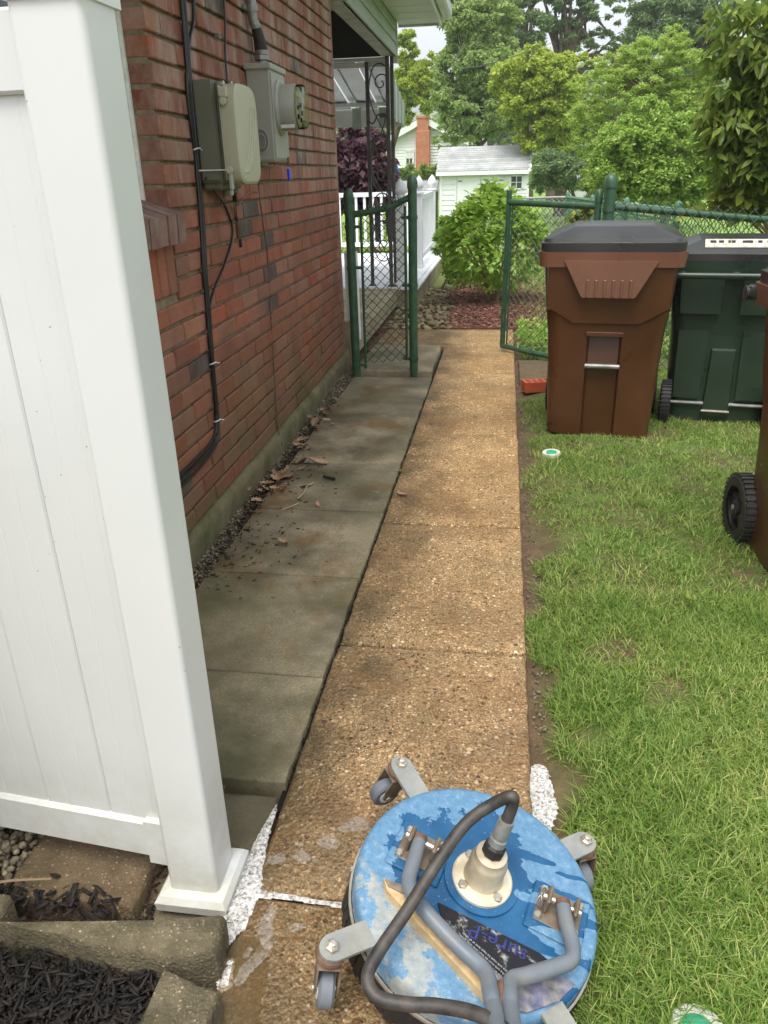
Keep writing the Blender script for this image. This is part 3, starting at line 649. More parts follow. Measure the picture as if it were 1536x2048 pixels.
cab = thing('black_cables', 'bundle of black cables tied together running down the brick wall', 'cable', W(2.85, .3))
paths = [[(2.985, 2.35), (2.975, 1.86), (2.955, 1.62), (2.948, 1.40), (2.925, 1.15), (2.90, 1.0), (2.885, .80), (2.868, .62), (2.850, .42), (2.80, .355), (2.60, .34), (2.3, .34)],
         [(3.005, 2.35), (2.99, 1.86), (2.965, 1.62), (2.953, 1.40), (2.94, 1.15), (2.91, 1.0), (2.892, .80), (2.872, .62), (2.853, .40), (2.80, .325), (2.60, .30), (2.3, .30)],
         [(3.16, 2.35), (3.095, 1.87), (3.01, 1.74), (2.945, 1.62), (2.935, 1.5), (2.945, 1.40), (2.952, 1.15), (2.925, 1.0), (2.90, .80), (2.880, .62), (2.858, .41), (2.81, .335), (2.60, .32), (2.3, .32)]]
for j, P in enumerate(paths):
    b = MB(); b.tube(smoothpath([W(y, z, .009+.005*(j == 1)) for y, z in P], 5), .0062, 7); b.build('cable', MT['cable'], cab, True, world=True)
b = MB(); b.tube(smoothpath([W(2.97, 1.30, .03), W(3.08, 1.25, .02), W(3.22, 1.19, .010), W(3.285, 1.11, .008), W(3.25, 1.05, .008), W(3.13, .97, .008), W(2.99, .90, .008), W(2.90, .83, .010), W(2.87, .75, .012), W(2.865, .60, .013), W(2.85, .44, .013)], 6), .0045, 7); b.build('cable', MT['cable'], cab, True, world=True)
for (y, z) in ((2.955, 1.395), (2.874, .637), (2.852, .412)):
    p = W(y, z, .01); b = MB(); b.tube([p+Vector((.002, .020*math.cos(a), .004*math.sin(a))) + Vector((.012*math.sin(a), 0, 0)) for a in np.linspace(0, 2*math.pi, 13)], .0028, 5); b.tube([p+Vector((.012, .012, 0)), p+Vector((.018, .034, -.006))], .0022, 5); b.build('zip_tie', MT['zip'], cab, world=True)
b = MB(); b.tube([W(2.945, 1.325, .015), W(2.962, 1.325, .05), W(2.965, 1.325, .12)], .0024, 5); b.build('zip_tie', MT['zip'], cab, world=True)
o = thing('drop_wire', 'single thin black wire dropping to the utility box from above', 'cable', W(3.4, 1.6))
b = MB(); b.tube(smoothpath([W(3.45, 2.4, .01), W(3.445, 1.935, .01), W(3.40, 1.75, .01), W(3.385, 1.64, .012)], 4), .0042, 6); b.build('wire', MT['cable'], o, True, world=True)
b = MB(); p = W(3.323, 1.795, .0); b.box(tuple(p+Vector((0, -.012, -.008))), tuple(p+Vector((.022, .012, .010))), .003); b.tube([p+Vector((.022, 0, .002)), p+Vector((.032, .004, .008))], .004, 6); b.build('wall_clip', MT['galv'], o, world=True)
o = thing('ground_wire', 'thin dark ground wire running down the wall below the meter', 'cable', W(3.69, .07))
b = MB(); b.tube(smoothpath([W(3.72, 1.365, .03), W(3.725, 1.25, .005), W(3.75, 1.15, .004), W(3.755, 1.09, .004), W(3.785, .975, .004), W(3.772, .84, .004), W(3.758, .65, .004), W(3.735, .36, .004), W(3.706, .10, .010), W(3.70, .02, .026)], 5), .0030, 5); b.build('wire', MT['rust'], o, True, world=True)
o = thing('loose_wires', 'tangle of brown and black loose wires hanging under the utility box', 'wires', W(3.3, 1.15))
for j, P in enumerate([[(3.18, 1.27, .05), (3.27, 1.225, .03), (3.325, 1.17, .012), (3.36, 1.08, .008), (3.375, 1.04, .008)], [(3.19, 1.27, .05), (3.29, 1.22, .03), (3.345, 1.16, .012), (3.38, 1.07, .008)],
                       [(3.2, 1.27, .05), (3.30, 1.19, .02), (3.37, 1.185, .010), (3.48, 1.22, .008), (3.60, 1.24, .006), (3.70, 1.235, .005)], [(3.2, 1.27, .06), (3.27, 1.24, .04), (3.24, 1.21, .03), (3.15, 1.205, .015)]]):
    b = MB(); b.tube(smoothpath([W(*p) for p in P], 5), .0028, 5); b.build('wire', MT['copper'] if j != 3 else MT['cable'], o, True, world=True)
b = MB(); b.tube([W(3.372, 1.06, .008), W(3.378, 1.025, .008)], .006, 7); b.tube([W(3.335, 1.15, .012), W(3.34, 1.13, .012)], .007, 7); b.tube([W(3.18, 1.275, .06), W(3.26, 1.215, .04)], .010, 7); b.build('wrap', MT['cable'], o, True, world=True)

# ------------------------------------------------------------------ white vinyl fence
vf = thing('vinyl_fence', 'white vinyl privacy fence with post and flared base trim beside the walk', 'fence', (-.553, 1.065, 0))
b = MB(); pr = .010; pc = []
for (cx_, cy_, a0) in ((-.504-pr, 1.017+pr, -90), (-.504-pr, 1.113-pr, 0), (-.602+pr, 1.113-pr, 90), (-.602+pr, 1.017+pr, 180)):
    pc += [(cx_+pr*math.cos(R(a0+15*k)), cy_+pr*math.sin(R(a0+15*k))) for k in range(7)]
b.prism(pc, -.02, 1.52); b.build('post', MT['vinyl'], vf, world=True)
b = MB(); b.loft([[Vector((-.553+sx*w, 1.065+sy*w*1.02, z)) for sx, sy in ((-1, -1), (1, -1), (1, 1), (-1, 1))] for w, z in ((.070, -.004), (.072, .016), (.064, .028), (.0515, .030))]); b.build('base_trim', MT['vinyl'], vf, world=True)
b = MB(); b.loft([[Vector((-.553+sx*w, 1.065+sy*w, z)) for sx, sy in ((-1, -1), (1, -1), (1, 1), (-1, 1))] for w, z in ((.0495, 1.500), (.0525, 1.501), (.0525, 1.54), (.045, 1.55), (.005, 1.60))]); b.build('post_cap', MT['vinyl'], vf, world=True)
FA = Matrix.Translation((-.602, 1.065, 0)) @ Matrix.Rotation(R(174.5), 4, 'Z')    # +x runs away along the fence
b = MB(); b.loft([[FA @ Vector((x, sy*w, z)) for sy, w, z in ((-1, .019, .075), (1, .019, .075), (1, .019, .155), (1, .012, .163), (-1, .012, .163), (-1, .019, .155))] for x in (0, 1.9)]); b.build('bottom_rail', MT['vinyl'], vf, world=True)
b = MB(); b.loft([[FA @ Vector((x, sy*w, z)) for sy, w, z in ((-1, .024, .062), (1, .024, .062), (1, .024, .168), (-1, .024, .168))] for x in (0, .045)]); b.build('rail_bracket', MT['vinyl'], vf, world=True)
b = MB(); b.box((0, -.021, 1.405), (1.9, .021, 1.50), .004, FA); b.build('top_rail', MT['vinyl'], vf, world=True)
for j in range(12):
    x0 = .002+j*.142-.02
    b = MB(); g = .0018; w = .142
    prof = [(max(x0, .002), .007), (x0+.003, .0105), (x0+.046, .0105), (x0+.048, .0098), (x0+.050, .0105), (x0+.092, .0105), (x0+.094, .0098), (x0+.096, .0105), (x0+w-g-.002, .0105), (x0+w-g, .007)]
    poly = [(x, y) for x, y in prof]+[(x, -y) for x, y in prof[::-1]]
    b.prism(poly, .155, 1.42, FA); b.build('board', MT['vinyl'], vf, world=True)

# ------------------------------------------------------------------ edging blocks and black mulch bed
def block(name, label, corners, z0, z1, seed):
    rs = random.Random(seed); c = Vector((sum(p[0] for p in corners)/4, sum(p[1] for p in corners)/4, 0)); per = []
    for i in range(4):
        a, d = corners[i], corners[(i+1) % 4]
        for k in range(8): t = k/8; per.append(Vector((a[0]+(d[0]-a[0])*t+rs.uniform(-.003, .003), a[1]+(d[1]-a[1])*t+rs.uniform(-.003, .003), 0)))
    rings = []
    for s, z in ((0, z0), (0, z1-.018), (.004, z1-.006), (.012, z1)):
        rings.append([Vector((p.x-(p.x-c.x)/max(.001, (p-c).length)*s, p.y-(p.y-c.y)/max(.001, (p-c).length)*s, z+rs.uniform(-.002, .002))) for p in per])
    b = MB(); b.loft(rings); return tag(b.build(name, MT['block'], None, True, angle=60), label, 'edging block', 'concrete edging blocks round the mulch bed')
block('edging_block', 'long mossy concrete edging block lying below the white fence post', [(-.872, .875), (-.545, .848), (-.448, .868), (-.462, .945)], -.06, .07, 1)
block('edging_block', 'concrete edging block at the left frame edge beside the long block', [(-1.25, .885), (-.880, .876), (-.880, .935), (-1.25, .945)], -.06, .068, 2)
block('edging_block', 'short concrete edging block next to the puddle at the picture bottom', [(-.548, .55), (-.432, .55), (-.424, .812), (-.536, .842)], -.06, .062, 3)
b = MB(); b.box((-1.6, .2, -.05), (-.53, .87, -.008)); tag(b.build('mulch_bed', MT['blackground']), kind='structure')
def chips(name, m, N, region, zf, lmin, lmax, wr, seed, tilt=.5, th=.25, kind='stuff', label=None):
    g = np.random.default_rng(seed); V = []; F = []
    L = g.uniform(lmin, lmax, N); Wd = L*g.uniform(wr[0], wr[1], N); T = np.minimum(Wd*th, .008)
    P = region(g, N); A = g.uniform(0, 2*np.pi, N); tx = g.normal(0, tilt, N); ty = g.normal(0, tilt, N)
    u = np.stack([np.cos(A), np.sin(A), np.sin(tx)], -1); u /= np.linalg.norm(u, axis=1)[:, None]
    v = np.stack([-np.sin(A), np.cos(A), np.sin(ty)], -1); v -= u*(u*v).sum(1)[:, None]; v /= np.linalg.norm(v, axis=1)[:, None]
    w = np.cross(u, v); corners = []
    for sz in (-1, 1):
        for sx, sy, k in ((-1, -1, .8), (1, -1, .6), (1, 1, 1), (-1, 1, .9)):
            corners.append(P+u*(L*sx*k/2)[:, None]+v*(Wd*sy*k/2)[:, None]+w*(T*sz/2)[:, None])
    V = np.stack(corners, 1).reshape(-1, 3); V[:, 2] += 0
    q = np.array([(0, 3, 2, 1), (4, 5, 6, 7), (0, 1, 5, 4), (1, 2, 6, 5), (2, 3, 7, 6), (3, 0, 4, 7)])
    F = (np.arange(N)[:, None, None]*8+q[None]).reshape(-1, 4)
    return tag(obj_of(name, np_mesh(name, V, F), m), label, kind and 'mulch' if label else None, None, kind)
def reg(x0, x1, y0, y1, z0, z1):
    return lambda g, N: np.stack([g.uniform(x0, x1, N), g.uniform(y0, y1, N), g.uniform(z0, z1, N)], -1)
chips('black_mulch', MT['blackmulch'], 9000, reg(-1.25, -.535, .45, .866, -.008, .030), .0, .004, .045, (.04, .2), 3, .4, .3, label='black shredded bark mulch filling the bed at lower left')
g = np.random.default_rng(15); NM = 5000
mulch_crumb_pts = np.stack([g.uniform(-1.25, -.535, NM), g.uniform(.45, .866, NM), g.uniform(-.006, .024, NM)], -1)
# mulch crumbs thrown between the blocks and the brown slab
chips('scattered_mulch', MT['blackmulch'], 260, lambda g, N: np.stack([g.uniform(-1.2, -.70, N), .965+g.normal(0, .022, N), g.uniform(-.005, .03, N)], -1), 0, .012, .045, (.15, .35), 5, .5, label='dark bark pieces lying behind the edging block under the fence')
chips('soil_crumbs', MT['debris'], 500, lambda g, N: np.stack([g.uniform(-.69, -.62, N), g.uniform(.94, 1.3, N), g.uniform(-.05, -.02, N)], -1), 0, .006, .02, (.3, .7), 6, .4)
b = MB(); b.box((-.700, .93, -.06), (-.615, 1.4, -.035)); tag(b.build('soil_strip', MT['slabstone']), kind='structure')
b = MB(); b.tube(smoothpath([(-.98, .965, .04), (-.92, .985, .042), (-.83, .99, .055)], 5), [.0035, .0022], 5); tag(b.build('dry_twig', MT['barkpale'], None, True), 'thin dry twig lying on bark pieces under the white fence', 'twig')
# ------------------------------------------------------------------ gravel strip, litter, river stones, red mulch
def ico():
    t = (1+5**.5)/2
    V = np.array([(-1, t, 0), (1, t, 0), (-1, -t, 0), (1, -t, 0), (0, -1, t), (0, 1, t), (0, -1, -t), (0, 1, -t), (t, 0, -1), (t, 0, 1), (-t, 0, -1), (-t, 0, 1)], float); V /= np.linalg.norm(V[0])
    F = np.array([(0, 11, 5), (0, 5, 1), (0, 1, 7), (0, 7, 10), (0, 10, 11), (1, 5, 9), (5, 11, 4), (11, 10, 2), (10, 7, 6), (7, 1, 8), (3, 9, 4), (3, 4, 2), (3, 2, 6), (3, 6, 8), (3, 8, 9), (4, 9, 5), (2, 4, 11), (6, 2, 10), (8, 6, 7), (9, 8, 1)])
    return V, F
IV, IF = ico()
def ico2():
    V = [tuple(v) for v in IV]; F = []; cache = {}
    def mid(a, b):
        k = (min(a, b), max(a, b))
        if k not in cache:
            p = (np.array(V[a])+np.array(V[b])); p /= np.linalg.norm(p); cache[k] = len(V); V.append(tuple(p))
        return cache[k]
    for a, b_, c in IF:
        x, y, z = mid(a, b_), mid(b_, c), mid(c, a); F += [(a, x, z), (b_, y, x), (c, z, y), (x, y, z)]
    return np.array(V), np.array(F)
IV2, IF2 = ico2()
def pebbles(name, m, P, r, flat=(.6, 1.), seed=1, smooth=False):
    g = np.random.default_rng(seed); N = len(P)
    S = np.stack([r*g.uniform(.7, 1.2, N), r*g.uniform(.7, 1.2, N), r*g.uniform(*flat, N)], -1)
    A = g.uniform(0, 6.28, N); ca, sa = np.cos(A), np.sin(A)
    v = IV[None]*S[:, None, :]*(1+g.normal(0, .12, (N, 12, 1)))
    x = v[..., 0]*ca[:, None]-v[..., 1]*sa[:, None]; y = v[..., 0]*sa[:, None]+v[..., 1]*ca[:, None]
    V = np.stack([x, y, v[..., 2]], -1)+P[:, None, :]
    F = (np.arange(N)[:, None, None]*12+IF[None]).reshape(-1, 3)
    return obj_of(name, np_mesh(name, V.reshape(-1, 3), F, smooth), m)
g = np.random.default_rng(11); N = 6000; yy = g.uniform(1.9, 5.45, N)
P = np.stack([g.uniform(-1.105, -1.012, N)-.0075*(yy-2.7), yy, g.uniform(-.05, -.022, N)], -1)
tag(pebbles('gravel', MT['gravel'], P, g.uniform(.003, .0085, N), seed=2), 'grey gravel filling the strip between the brick wall and pavers', 'gravel', kind='stuff')
N = 2500; P = np.stack([g.uniform(-1.35, -.93, N), g.uniform(.97, 1.4, N), g.uniform(-.05, .008, N)], -1)
tag(pebbles('gravel', MT['gravel'], P, g.uniform(.004, .012, N), seed=3), 'grey gravel under the white fence at the left frame edge', 'gravel', kind='stuff')
N = 900; P = np.stack([.118+np.abs(g.normal(0, .03, N)), g.uniform(1.4, 5.3, N), g.uniform(-.055, -.035, N)], -1)
tag(pebbles('soil_grit', MT['gravel'], P, g.uniform(.002, .005, N), seed=4), kind='stuff')

tag(pebbles('mulch_crumbs', MT['blackmulch'], mulch_crumb_pts, np.random.default_rng(16).uniform(.0015, .005, len(mulch_crumb_pts)), seed=9), 'fine black crumbs between the bark shreds at lower left', 'mulch', kind='stuff')
def leafblob(N, centre, sx, sy, z0, z1, seed, s0=.02, s1=.06):
    g = np.random.default_rng(seed); V = []; F = []
    for i in range(N):
        p = np.array([centre[0]+g.normal(0, sx), centre[1]+g.normal(0, sy), g.uniform(z0, z1)]); L = g.uniform(s0, s1); a = g.uniform(0, 6.28)
        u = np.array([math.cos(a), math.sin(a), g.normal(0, .25)]); v = np.array([-math.sin(a), math.cos(a), g.normal(0, .25)]); w = np.array([0, 0, 1.])
        out = []
        M_ = 11
        for k in range(M_):
            t = k/(M_-1); wd = .30*math.sin(math.pi*t**.8)*(1 if k % 2 else .5)
            out.append((t, wd))
        base = len(V); cu = g.uniform(.05, .3)
        for t, wd in out:
            mid = p+u*L*(t-.5)+w*(L*cu*4*(t-.5)**2)
            V += [mid+v*L*wd+w*L*wd*.5, mid, mid-v*L*wd+w*L*wd*.5]
        for k in range(M_-1):
            q = base+k*3; F += [(q, q+1, q+4, q+3), (q+1, q+2, q+5, q+4)]
    return np.array(V), np.array(F)
Vs, Fs = [], []; off = 0
for (N, c, sx, sy, z1, sd) in ((16, (-1.005, 3.28), .035, .09, .03, 1), (10, (-1.01, 4.12), .035, .10, .02, 2), (6, (-.96, 3.45), .05, .1, .0, 3), (7, (-1.0, 3.75), .03, .12, .0, 4), (7, (-1.04, 4.5), .02, .25, .0, 5), (6, (-1.03, 3.0), .03, .1, .0, 6)):
    V, F = leafblob(N, c, sx, sy, -.012, z1, sd, .03, .085); Vs.append(V); Fs.append(F+off); off += len(V)
tag(obj_of('leaf_litter', np_mesh('leaf_litter', np.concatenate(Vs), np.concatenate(Fs), True), MT['deadleaf']), 'brown dead leaves gathered along the foot of the brick wall', 'leaf litter', kind='stuff')
for (x, y, s, lab) in ((-.80, 2.60, .07, 'pale curled leaf lying on a dark paver near the white fence'), (-.865, 3.50, .10, 'ragged brown leaf lying on the paver with the pale stain'), (-.405, 3.12, .06, 'pale dead leaf at the dark edge of the tan path'), (-.75, 2.98, .04, 'small pale leaf scrap on a paver joint')):
    V, F = leafblob(1, (x, y), 0, 0, .006, .008, int(x*-999), s, s); tag(obj_of('dead_leaf', np_mesh('dead_leaf', V, F, True), MT['deadleaf']), lab, 'leaf', 'single dead leaves on the walk')
V, F = leafblob(1, (-.455, 3.42), 0, 0, .004, .006, 77, .05, .05); tag(obj_of('yellow_leaf', np_mesh('yellow_leaf', V, F, True), MT['l_yellow']), 'small yellow leaf at the joint between pavers and path', 'leaf')
chips('litter_crumbs', MT['debris'], 230, lambda g, N: np.stack([np.clip(-1.0+np.abs(g.normal(0, .14, N)), -1.02, -.5), g.choice([2.45, 2.6, 2.75, 3.1, 3.3, 3.5, 2.3], N)+g.normal(0, .10, N), g.uniform(-.006, -.001, N)], -1), 0, .004, .024, (.12, .4), 8, .12, label='dark bark crumbs strewn over the pavers')
chips('joint_debris', MT['debris'], 900, lambda g, N: np.stack([-.458+g.normal(0, .003, N), g.uniform(1.35, 6.3, N), g.uniform(-.034, -.014, N)], -1), 0, .004, .014, (.3, .7), 9, .4)
chips('wall_debris', MT['debris'], 700, lambda g, N: np.stack([-1.03+g.normal(0, .02, N), np.clip(g.normal(3.4, .45, N), 2.2, 4.6), g.uniform(-.02, .0, N)], -1), 0, .005, .03, (.2, .6), 10, .4)
b = MB(); b.tube(smoothpath([(-.86, 3.05, .0), (-.845, 3.12, .004), (-.85, 3.19, .004), (-.83, 3.24, .002)], 4), .0028, 5); tag(b.build('fallen_twig', MT['straw'], None, True), 'pale bent dry stem lying on the pavers', 'twig')
b = MB(); b.tube(smoothpath([(-.90, 2.92, .0), (-.86, 2.96, .004), (-.84, 3.0, .002)], 4), .0022, 5); tag(b.build('fallen_twig', MT['straw'], None, True), 'thin straw stalk curling on the paver near the gravel', 'twig')
b = MB(); b.tube(smoothpath([(-.80, 3.32, .004), (-.77, 3.30, .006), (-.74, 3.29, .004)], 3), .007, 6); tag(b.build('bark_stick', MT['debris'], None, True), 'short dark stick lying on the paver near the leaf pile', 'stick')

bed = thing('river_stone_bed', None, None); tag(bed, kind='structure')
SMs = []
for s in range(7):
    g = np.random.default_rng(40+s); S = np.array([1, g.uniform(.65, .9), g.uniform(.4, .62)])
    V = IV2*S*(1+.09*np.sin(IV2@g.normal(0, 2.4, 3)+g.uniform(0, 6)))[:, None]; me = np_mesh('stone', V, IF2, True); me.materials.append(MT['stone']); SMs.append(me)
b = MB(); b.box((-1.30, 7.05, -.06), (-.28, 11.5, -.018)); b.box((-1.09, 6.3, -.07), (-1.03, 7.05, -.03)); b.build('bed_soil', MT['redground'], bed)
placed = 0; rs = random.Random(5); pts = []
while placed < 285:
    y = 7.09+abs(rs.gauss(0, .9)) if rs.random() < .75 else rs.uniform(7.09, 9.8); 
    if y > 10.4: continue
    xr = -.42-.055*(y-7) if y > 7.0 else -.5
    x = rs.uniform(-1.06 if y < 8.5 else -.88, xr+rs.gauss(0, .04))
    r = rs.uniform(.018, .042)
    if any((x-a)**2+(y-c)**2 < (.72*(r+d))**2 for a, c, d in pts): 
        if rs.random() < .9: continue
    pts.append((x, y, r)); o = bpy.data.objects.new('stone', rs.choice(SMs)); C.objects.link(o); o.parent = bed
    o.location = (x, y, -.012+r*.35*rs.random()+rs.uniform(0, .015)); o.scale = (r, r, r); o.rotation_euler = (rs.gauss(0, .25), rs.gauss(0, .25), rs.uniform(0, 6.28)); placed += 1
def redreg(g, N):
    P = np.zeros((0, 3))
    while len(P) < N:
        x = g.uniform(-.75, 1.15, N); y = g.uniform(7.08, 10.6, N); left = -.44-.055*(y-7)+.06*np.sin(y*4)
        right = .42+.25*np.sin((y-7)*1.1)+.15*(y-7); k = (x > left) & (x < right) & ((y > 7.1) | (x > -.42))
        z = .01+.035*np.clip(1-((x+.1)**2/.5+(y-8.5)**2/2), 0, 1)
        P = np.concatenate([P, np.stack([x, y, z+g.uniform(-.008, .012, N)], -1)[k]])
    return P[:N]
b = MB(); b.box((-.5, 7.07, -.05), (.75, 10.3, .008)); tag(b.build('mulch_bed', MT['redground']), kind='structure')
chips('red_mulch', MT['redmulch'], 9000, redreg, 0, .015, .055, (.2, .5), 12, .3, label='red brown bark mulch round the foot of the green shrub')

# ------------------------------------------------------------------ chain link
def chain(A, B, zb0, zt0, zb1, zt1, d=.062, r=.0022, knuckle=True):
    """diamond wire between plan points A and B; bottom/top heights at each end"""
    A = Vector((A[0], A[1], 0)); B = Vector((B[0], B[1], 0)); L = (B-A).length; H = max(zt0-zb0, zt1-zb1); b = MB()
    def P(s, t): u = s/L; return A.lerp(B, u)+Vector((0, 0, (zb0+(zb1-zb0)*u)+t/H*((zt0-zb0)+((zt1-zb1)-(zt0-zb0))*u)))
    nrm = Vector((-(B-A).y, (B-A).x, 0)).normalized()*r
    for dirn in (1, -1):
        c = -H if dirn > 0 else 0; end = L if dirn > 0 else L+H; s = c-(c % d) 
        while s < end:
            pts = []
            for t in (0, H):
                pts.append((s+dirn*t, t))
            (s0, t0), (s1, t1) = pts
            # clip to [0,L]
            def cl(sv): tv = (sv-s0)/dirn; return (sv, tv)
            if dirn > 0:
                if s0 < 0: (s0c, t0c) = cl(0)
                else: s0c, t0c = s0, t0
                if s1 > L: (s1c, t1c) = cl(L)
                else: s1c, t1c = s1, t1
            else:
                if s0 > L: (s0c, t0c) = cl(L)
                else: s0c, t0c = s0, t0
                if s1 < 0: (s1c, t1c) = cl(0)
                else: s1c, t1c = s1, t1
            if t1c-t0c > .01:
                o = nrm*(.6*dirn); b.tube([P(s0c, t0c)+o, P(s1c, t1c)+o], r, 4, False)
            s += d
    return b
def pole(b, x, y, z0, z1, r, lean=(0, 0)):
    b.tube([(x, y, z0), (x+lean[0], y+lean[1], z1)], r, 14)
def cap(b, x, y, z, r): b.lathe([(r*1.14, -.03), (r*1.18, .0), (r*1.12, .015), (r*.9, .035), (r*.5, .05), (.001, .054)], 14, (x, y, z))
cf = thing('chain_link_fence_section', 'narrow green chain link panel between two posts beside the brick wall', 'fence', (-.8, 5.40, .02))
for (x, y, zt, ln) in ((-1.008, 5.37, 1.165, (-.010, 0)), (-.602, 5.40, 1.235, (0, 0))):
    b = MB(); pole(b, x, y, -.03, zt, .030, ln); cap(b, x+ln[0], y, zt, .030); p = b.build('post', MT['fencegreen'], cf, True, world=True, angle=40)
    for z in ((.10, .60, 1.03) if x > -.8 else (.06, .72, .98, 1.07)):
        b = MB(); b.tube([(x+ln[0]*z, y, z-.012), (x+ln[0]*z, y, z+.012)], .034, 14); s = 1 if x < -.8 else -1
        b.box((min(x, x+s*.075), y-.006, z-.010), (max(x, x+s*.075), y+.006, z+.010), .002); b.build('band', MT['fencegreen'], cf, True, world=True, angle=40)
b = MB(); b.tube(smoothpath([(-.985, 5.385, 1.055), (-.86, 5.39, 1.075), (-.74, 5.395, 1.10), (-.63, 5.40, 1.15)], 5), .021, 10); b.build('top_rail', MT['fencegreen'], cf, True, world=True)
for x, z0, z1 in ((-.945, .03, 1.05), (-.650, .09, 1.10)):
    b = MB(); b.tube([(x, 5.392, z0), (x, 5.392, z1)], .010, 6); b.build('tension_bar', MT['fencegreen'], cf, True, world=True)
chain((-.945, 5.392), (-.65, 5.394), .06, 1.07, .09, 1.11, .062, .0024).build('wire_mesh', MT['wiregreen'], cf, True, world=True)
b = MB(); g = np.random.default_rng(3)
for i in range(42):
    t = i/41; x = -.97+.33*t; z = 1.062+.085*t**1.4; a = g.uniform(0, 6.28); b.tube([(x, 5.393+.024*math.cos(a), z+.024*math.sin(a)), (x+.01, 5.393+.024*math.cos(a+1.2), z+.024*math.sin(a+1.2)), (x+.016, 5.393+.025*math.cos(a+2.3), z+.025*math.sin(a+2.3))], .0035, 4)
b.build('wire_tie', MT['fencegreen'], cf, world=True)

gate = thing('chain_link_gate', 'open green chain link gate swung back over the path', 'gate', (.62, 5.58, .02))
G0, G1 = Vector((.012, 6.13, 0)), Vector((.600, 5.60, 0))
def gp(t, z): return G0.lerp(G1, t)+Vector((0, 0, z))
b = MB(); b.tube([gp(0, .035), gp(.018, 1.165)], .020, 12); b.tube([gp(1, .03), gp(1, 1.12)], .023, 12); cap(b, *(gp(1, 1.12)), .023)
b.tube([gp(0, .045), gp(1, .02)], .020, 12); b.tube([gp(.02, 1.085), gp(1, 1.065)], .021, 12); b.build('frame', MT['fencegreen'], gate, True, world=True, angle=40)
chain(gp(.06, 0), gp(.97, 0), .06, 1.08, .03, 1.05, .058, .0022).build('wire_mesh', MT['wiregreen'], gate, True, world=True)
b = MB(); b.tube([gp(.055, .05), gp(.065, 1.07)], .007, 6); b.build('tension_bar', MT['fencegreen'], gate, True, world=True)
for z in (.17, .42, .62, .86):
    b = MB(); b.tube([gp(.01*z, z-.008), gp(.01*z, z+.008)], .024, 12); b.box(tuple(gp(.0, z)+Vector((0, -.02, -.006))), tuple(gp(.065, z)+Vector((0, .02, .006)))); b.build('clip', MT['fencegreen'], gate, world=True)
for t, z in ((.2, .04), (.75, 1.07)):
    p = gp(t, z); b = MB(); b.tube([p+Vector((.004*math.sin(a*3), .023*math.cos(a), .023*math.sin(a))) for a in np.linspace(0, 6.3, 10)], .002, 4); b.build('tie', MT['zip'], gate, world=True)
b = MB()
for z in (.95, .25): b.tube([gp(1, z-.02), gp(1, z+.02)], .03, 12); b.box(tuple(gp(1, z)+Vector((-.01, -.03, -.012))), tuple(gp(1, z)+Vector((.075, .0, .012)))); b.tube([(.665, 5.555, z-.025), (.665, 5.555, z+.0)], .045, 12)
b.build('hinge', MT['fencegreen'], gate, True, world=True, angle=40)

rf = thing('chain_link_fence', 'green chain link fence run behind the wheeled bins', 'fence', (.663, 5.55, 0))
b = MB(); pole(b, .663, 5.55, -.05, 1.21, .037); cap(b, .663, 5.55, 1.21, .037); b.build('post', MT['fencegreen'], rf, True, world=True, angle=40)
b = MB(); pole(b, 2.35, 5.5, -.05, .96, .03); cap(b, 2.35, 5.5, .96, .03); b.build('post', MT['fencegreen'], rf, True, world=True, angle=40)
b = MB(); b.tube([(.70, 5.55, 1.063), (1.6, 5.55, .975), (2.4, 5.5, .94)], .022, 12); b.build('top_rail', MT['fencegreen'], rf, True, world=True)
chain((.69, 5.525), (2.35, 5.50), .02, 1.12, .0, .97, .075, .0026).build('wire_mesh', MT['wiregreen'], rf, True, world=True)
for z in (1.05, .93):
    b = MB(); b.tube([(.663, 5.55, z-.014), (.663, 5.55, z+.014)], .042, 14); b.box((.66, 5.535, z-.012), (.74, 5.55, z+.012), .002); b.build('band', MT['fencegreen'], rf, True, world=True, angle=40)

ff = thing('far_lawn_fence', 'far green and grey chain link fence along the back lawn', 'fence', (1.2, 14, 0))
for (x, y, z) in ((1.0, 14, .90), (1.15, 11.5, .92), (1.28, 9.2, .95), (1.42, 7.2, .98)):
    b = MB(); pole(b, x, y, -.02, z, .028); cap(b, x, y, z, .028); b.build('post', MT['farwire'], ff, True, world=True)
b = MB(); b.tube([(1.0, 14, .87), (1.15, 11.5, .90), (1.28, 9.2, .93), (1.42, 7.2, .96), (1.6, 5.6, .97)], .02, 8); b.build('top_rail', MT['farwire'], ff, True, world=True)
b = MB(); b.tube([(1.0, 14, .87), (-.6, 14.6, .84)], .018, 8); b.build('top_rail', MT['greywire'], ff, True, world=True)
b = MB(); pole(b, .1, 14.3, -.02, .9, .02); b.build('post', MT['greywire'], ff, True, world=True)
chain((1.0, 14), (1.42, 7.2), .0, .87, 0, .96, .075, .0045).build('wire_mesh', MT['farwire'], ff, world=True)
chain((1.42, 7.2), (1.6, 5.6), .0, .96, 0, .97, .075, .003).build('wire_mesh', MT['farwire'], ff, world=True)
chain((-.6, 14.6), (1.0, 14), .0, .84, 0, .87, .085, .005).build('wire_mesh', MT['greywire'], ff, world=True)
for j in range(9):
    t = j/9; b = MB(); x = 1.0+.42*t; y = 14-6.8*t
    b.tube([(x, y, .02), (x, y, .86+.08*t)], .012, 5); b.build('slat', MT['farwire'], ff, world=True)

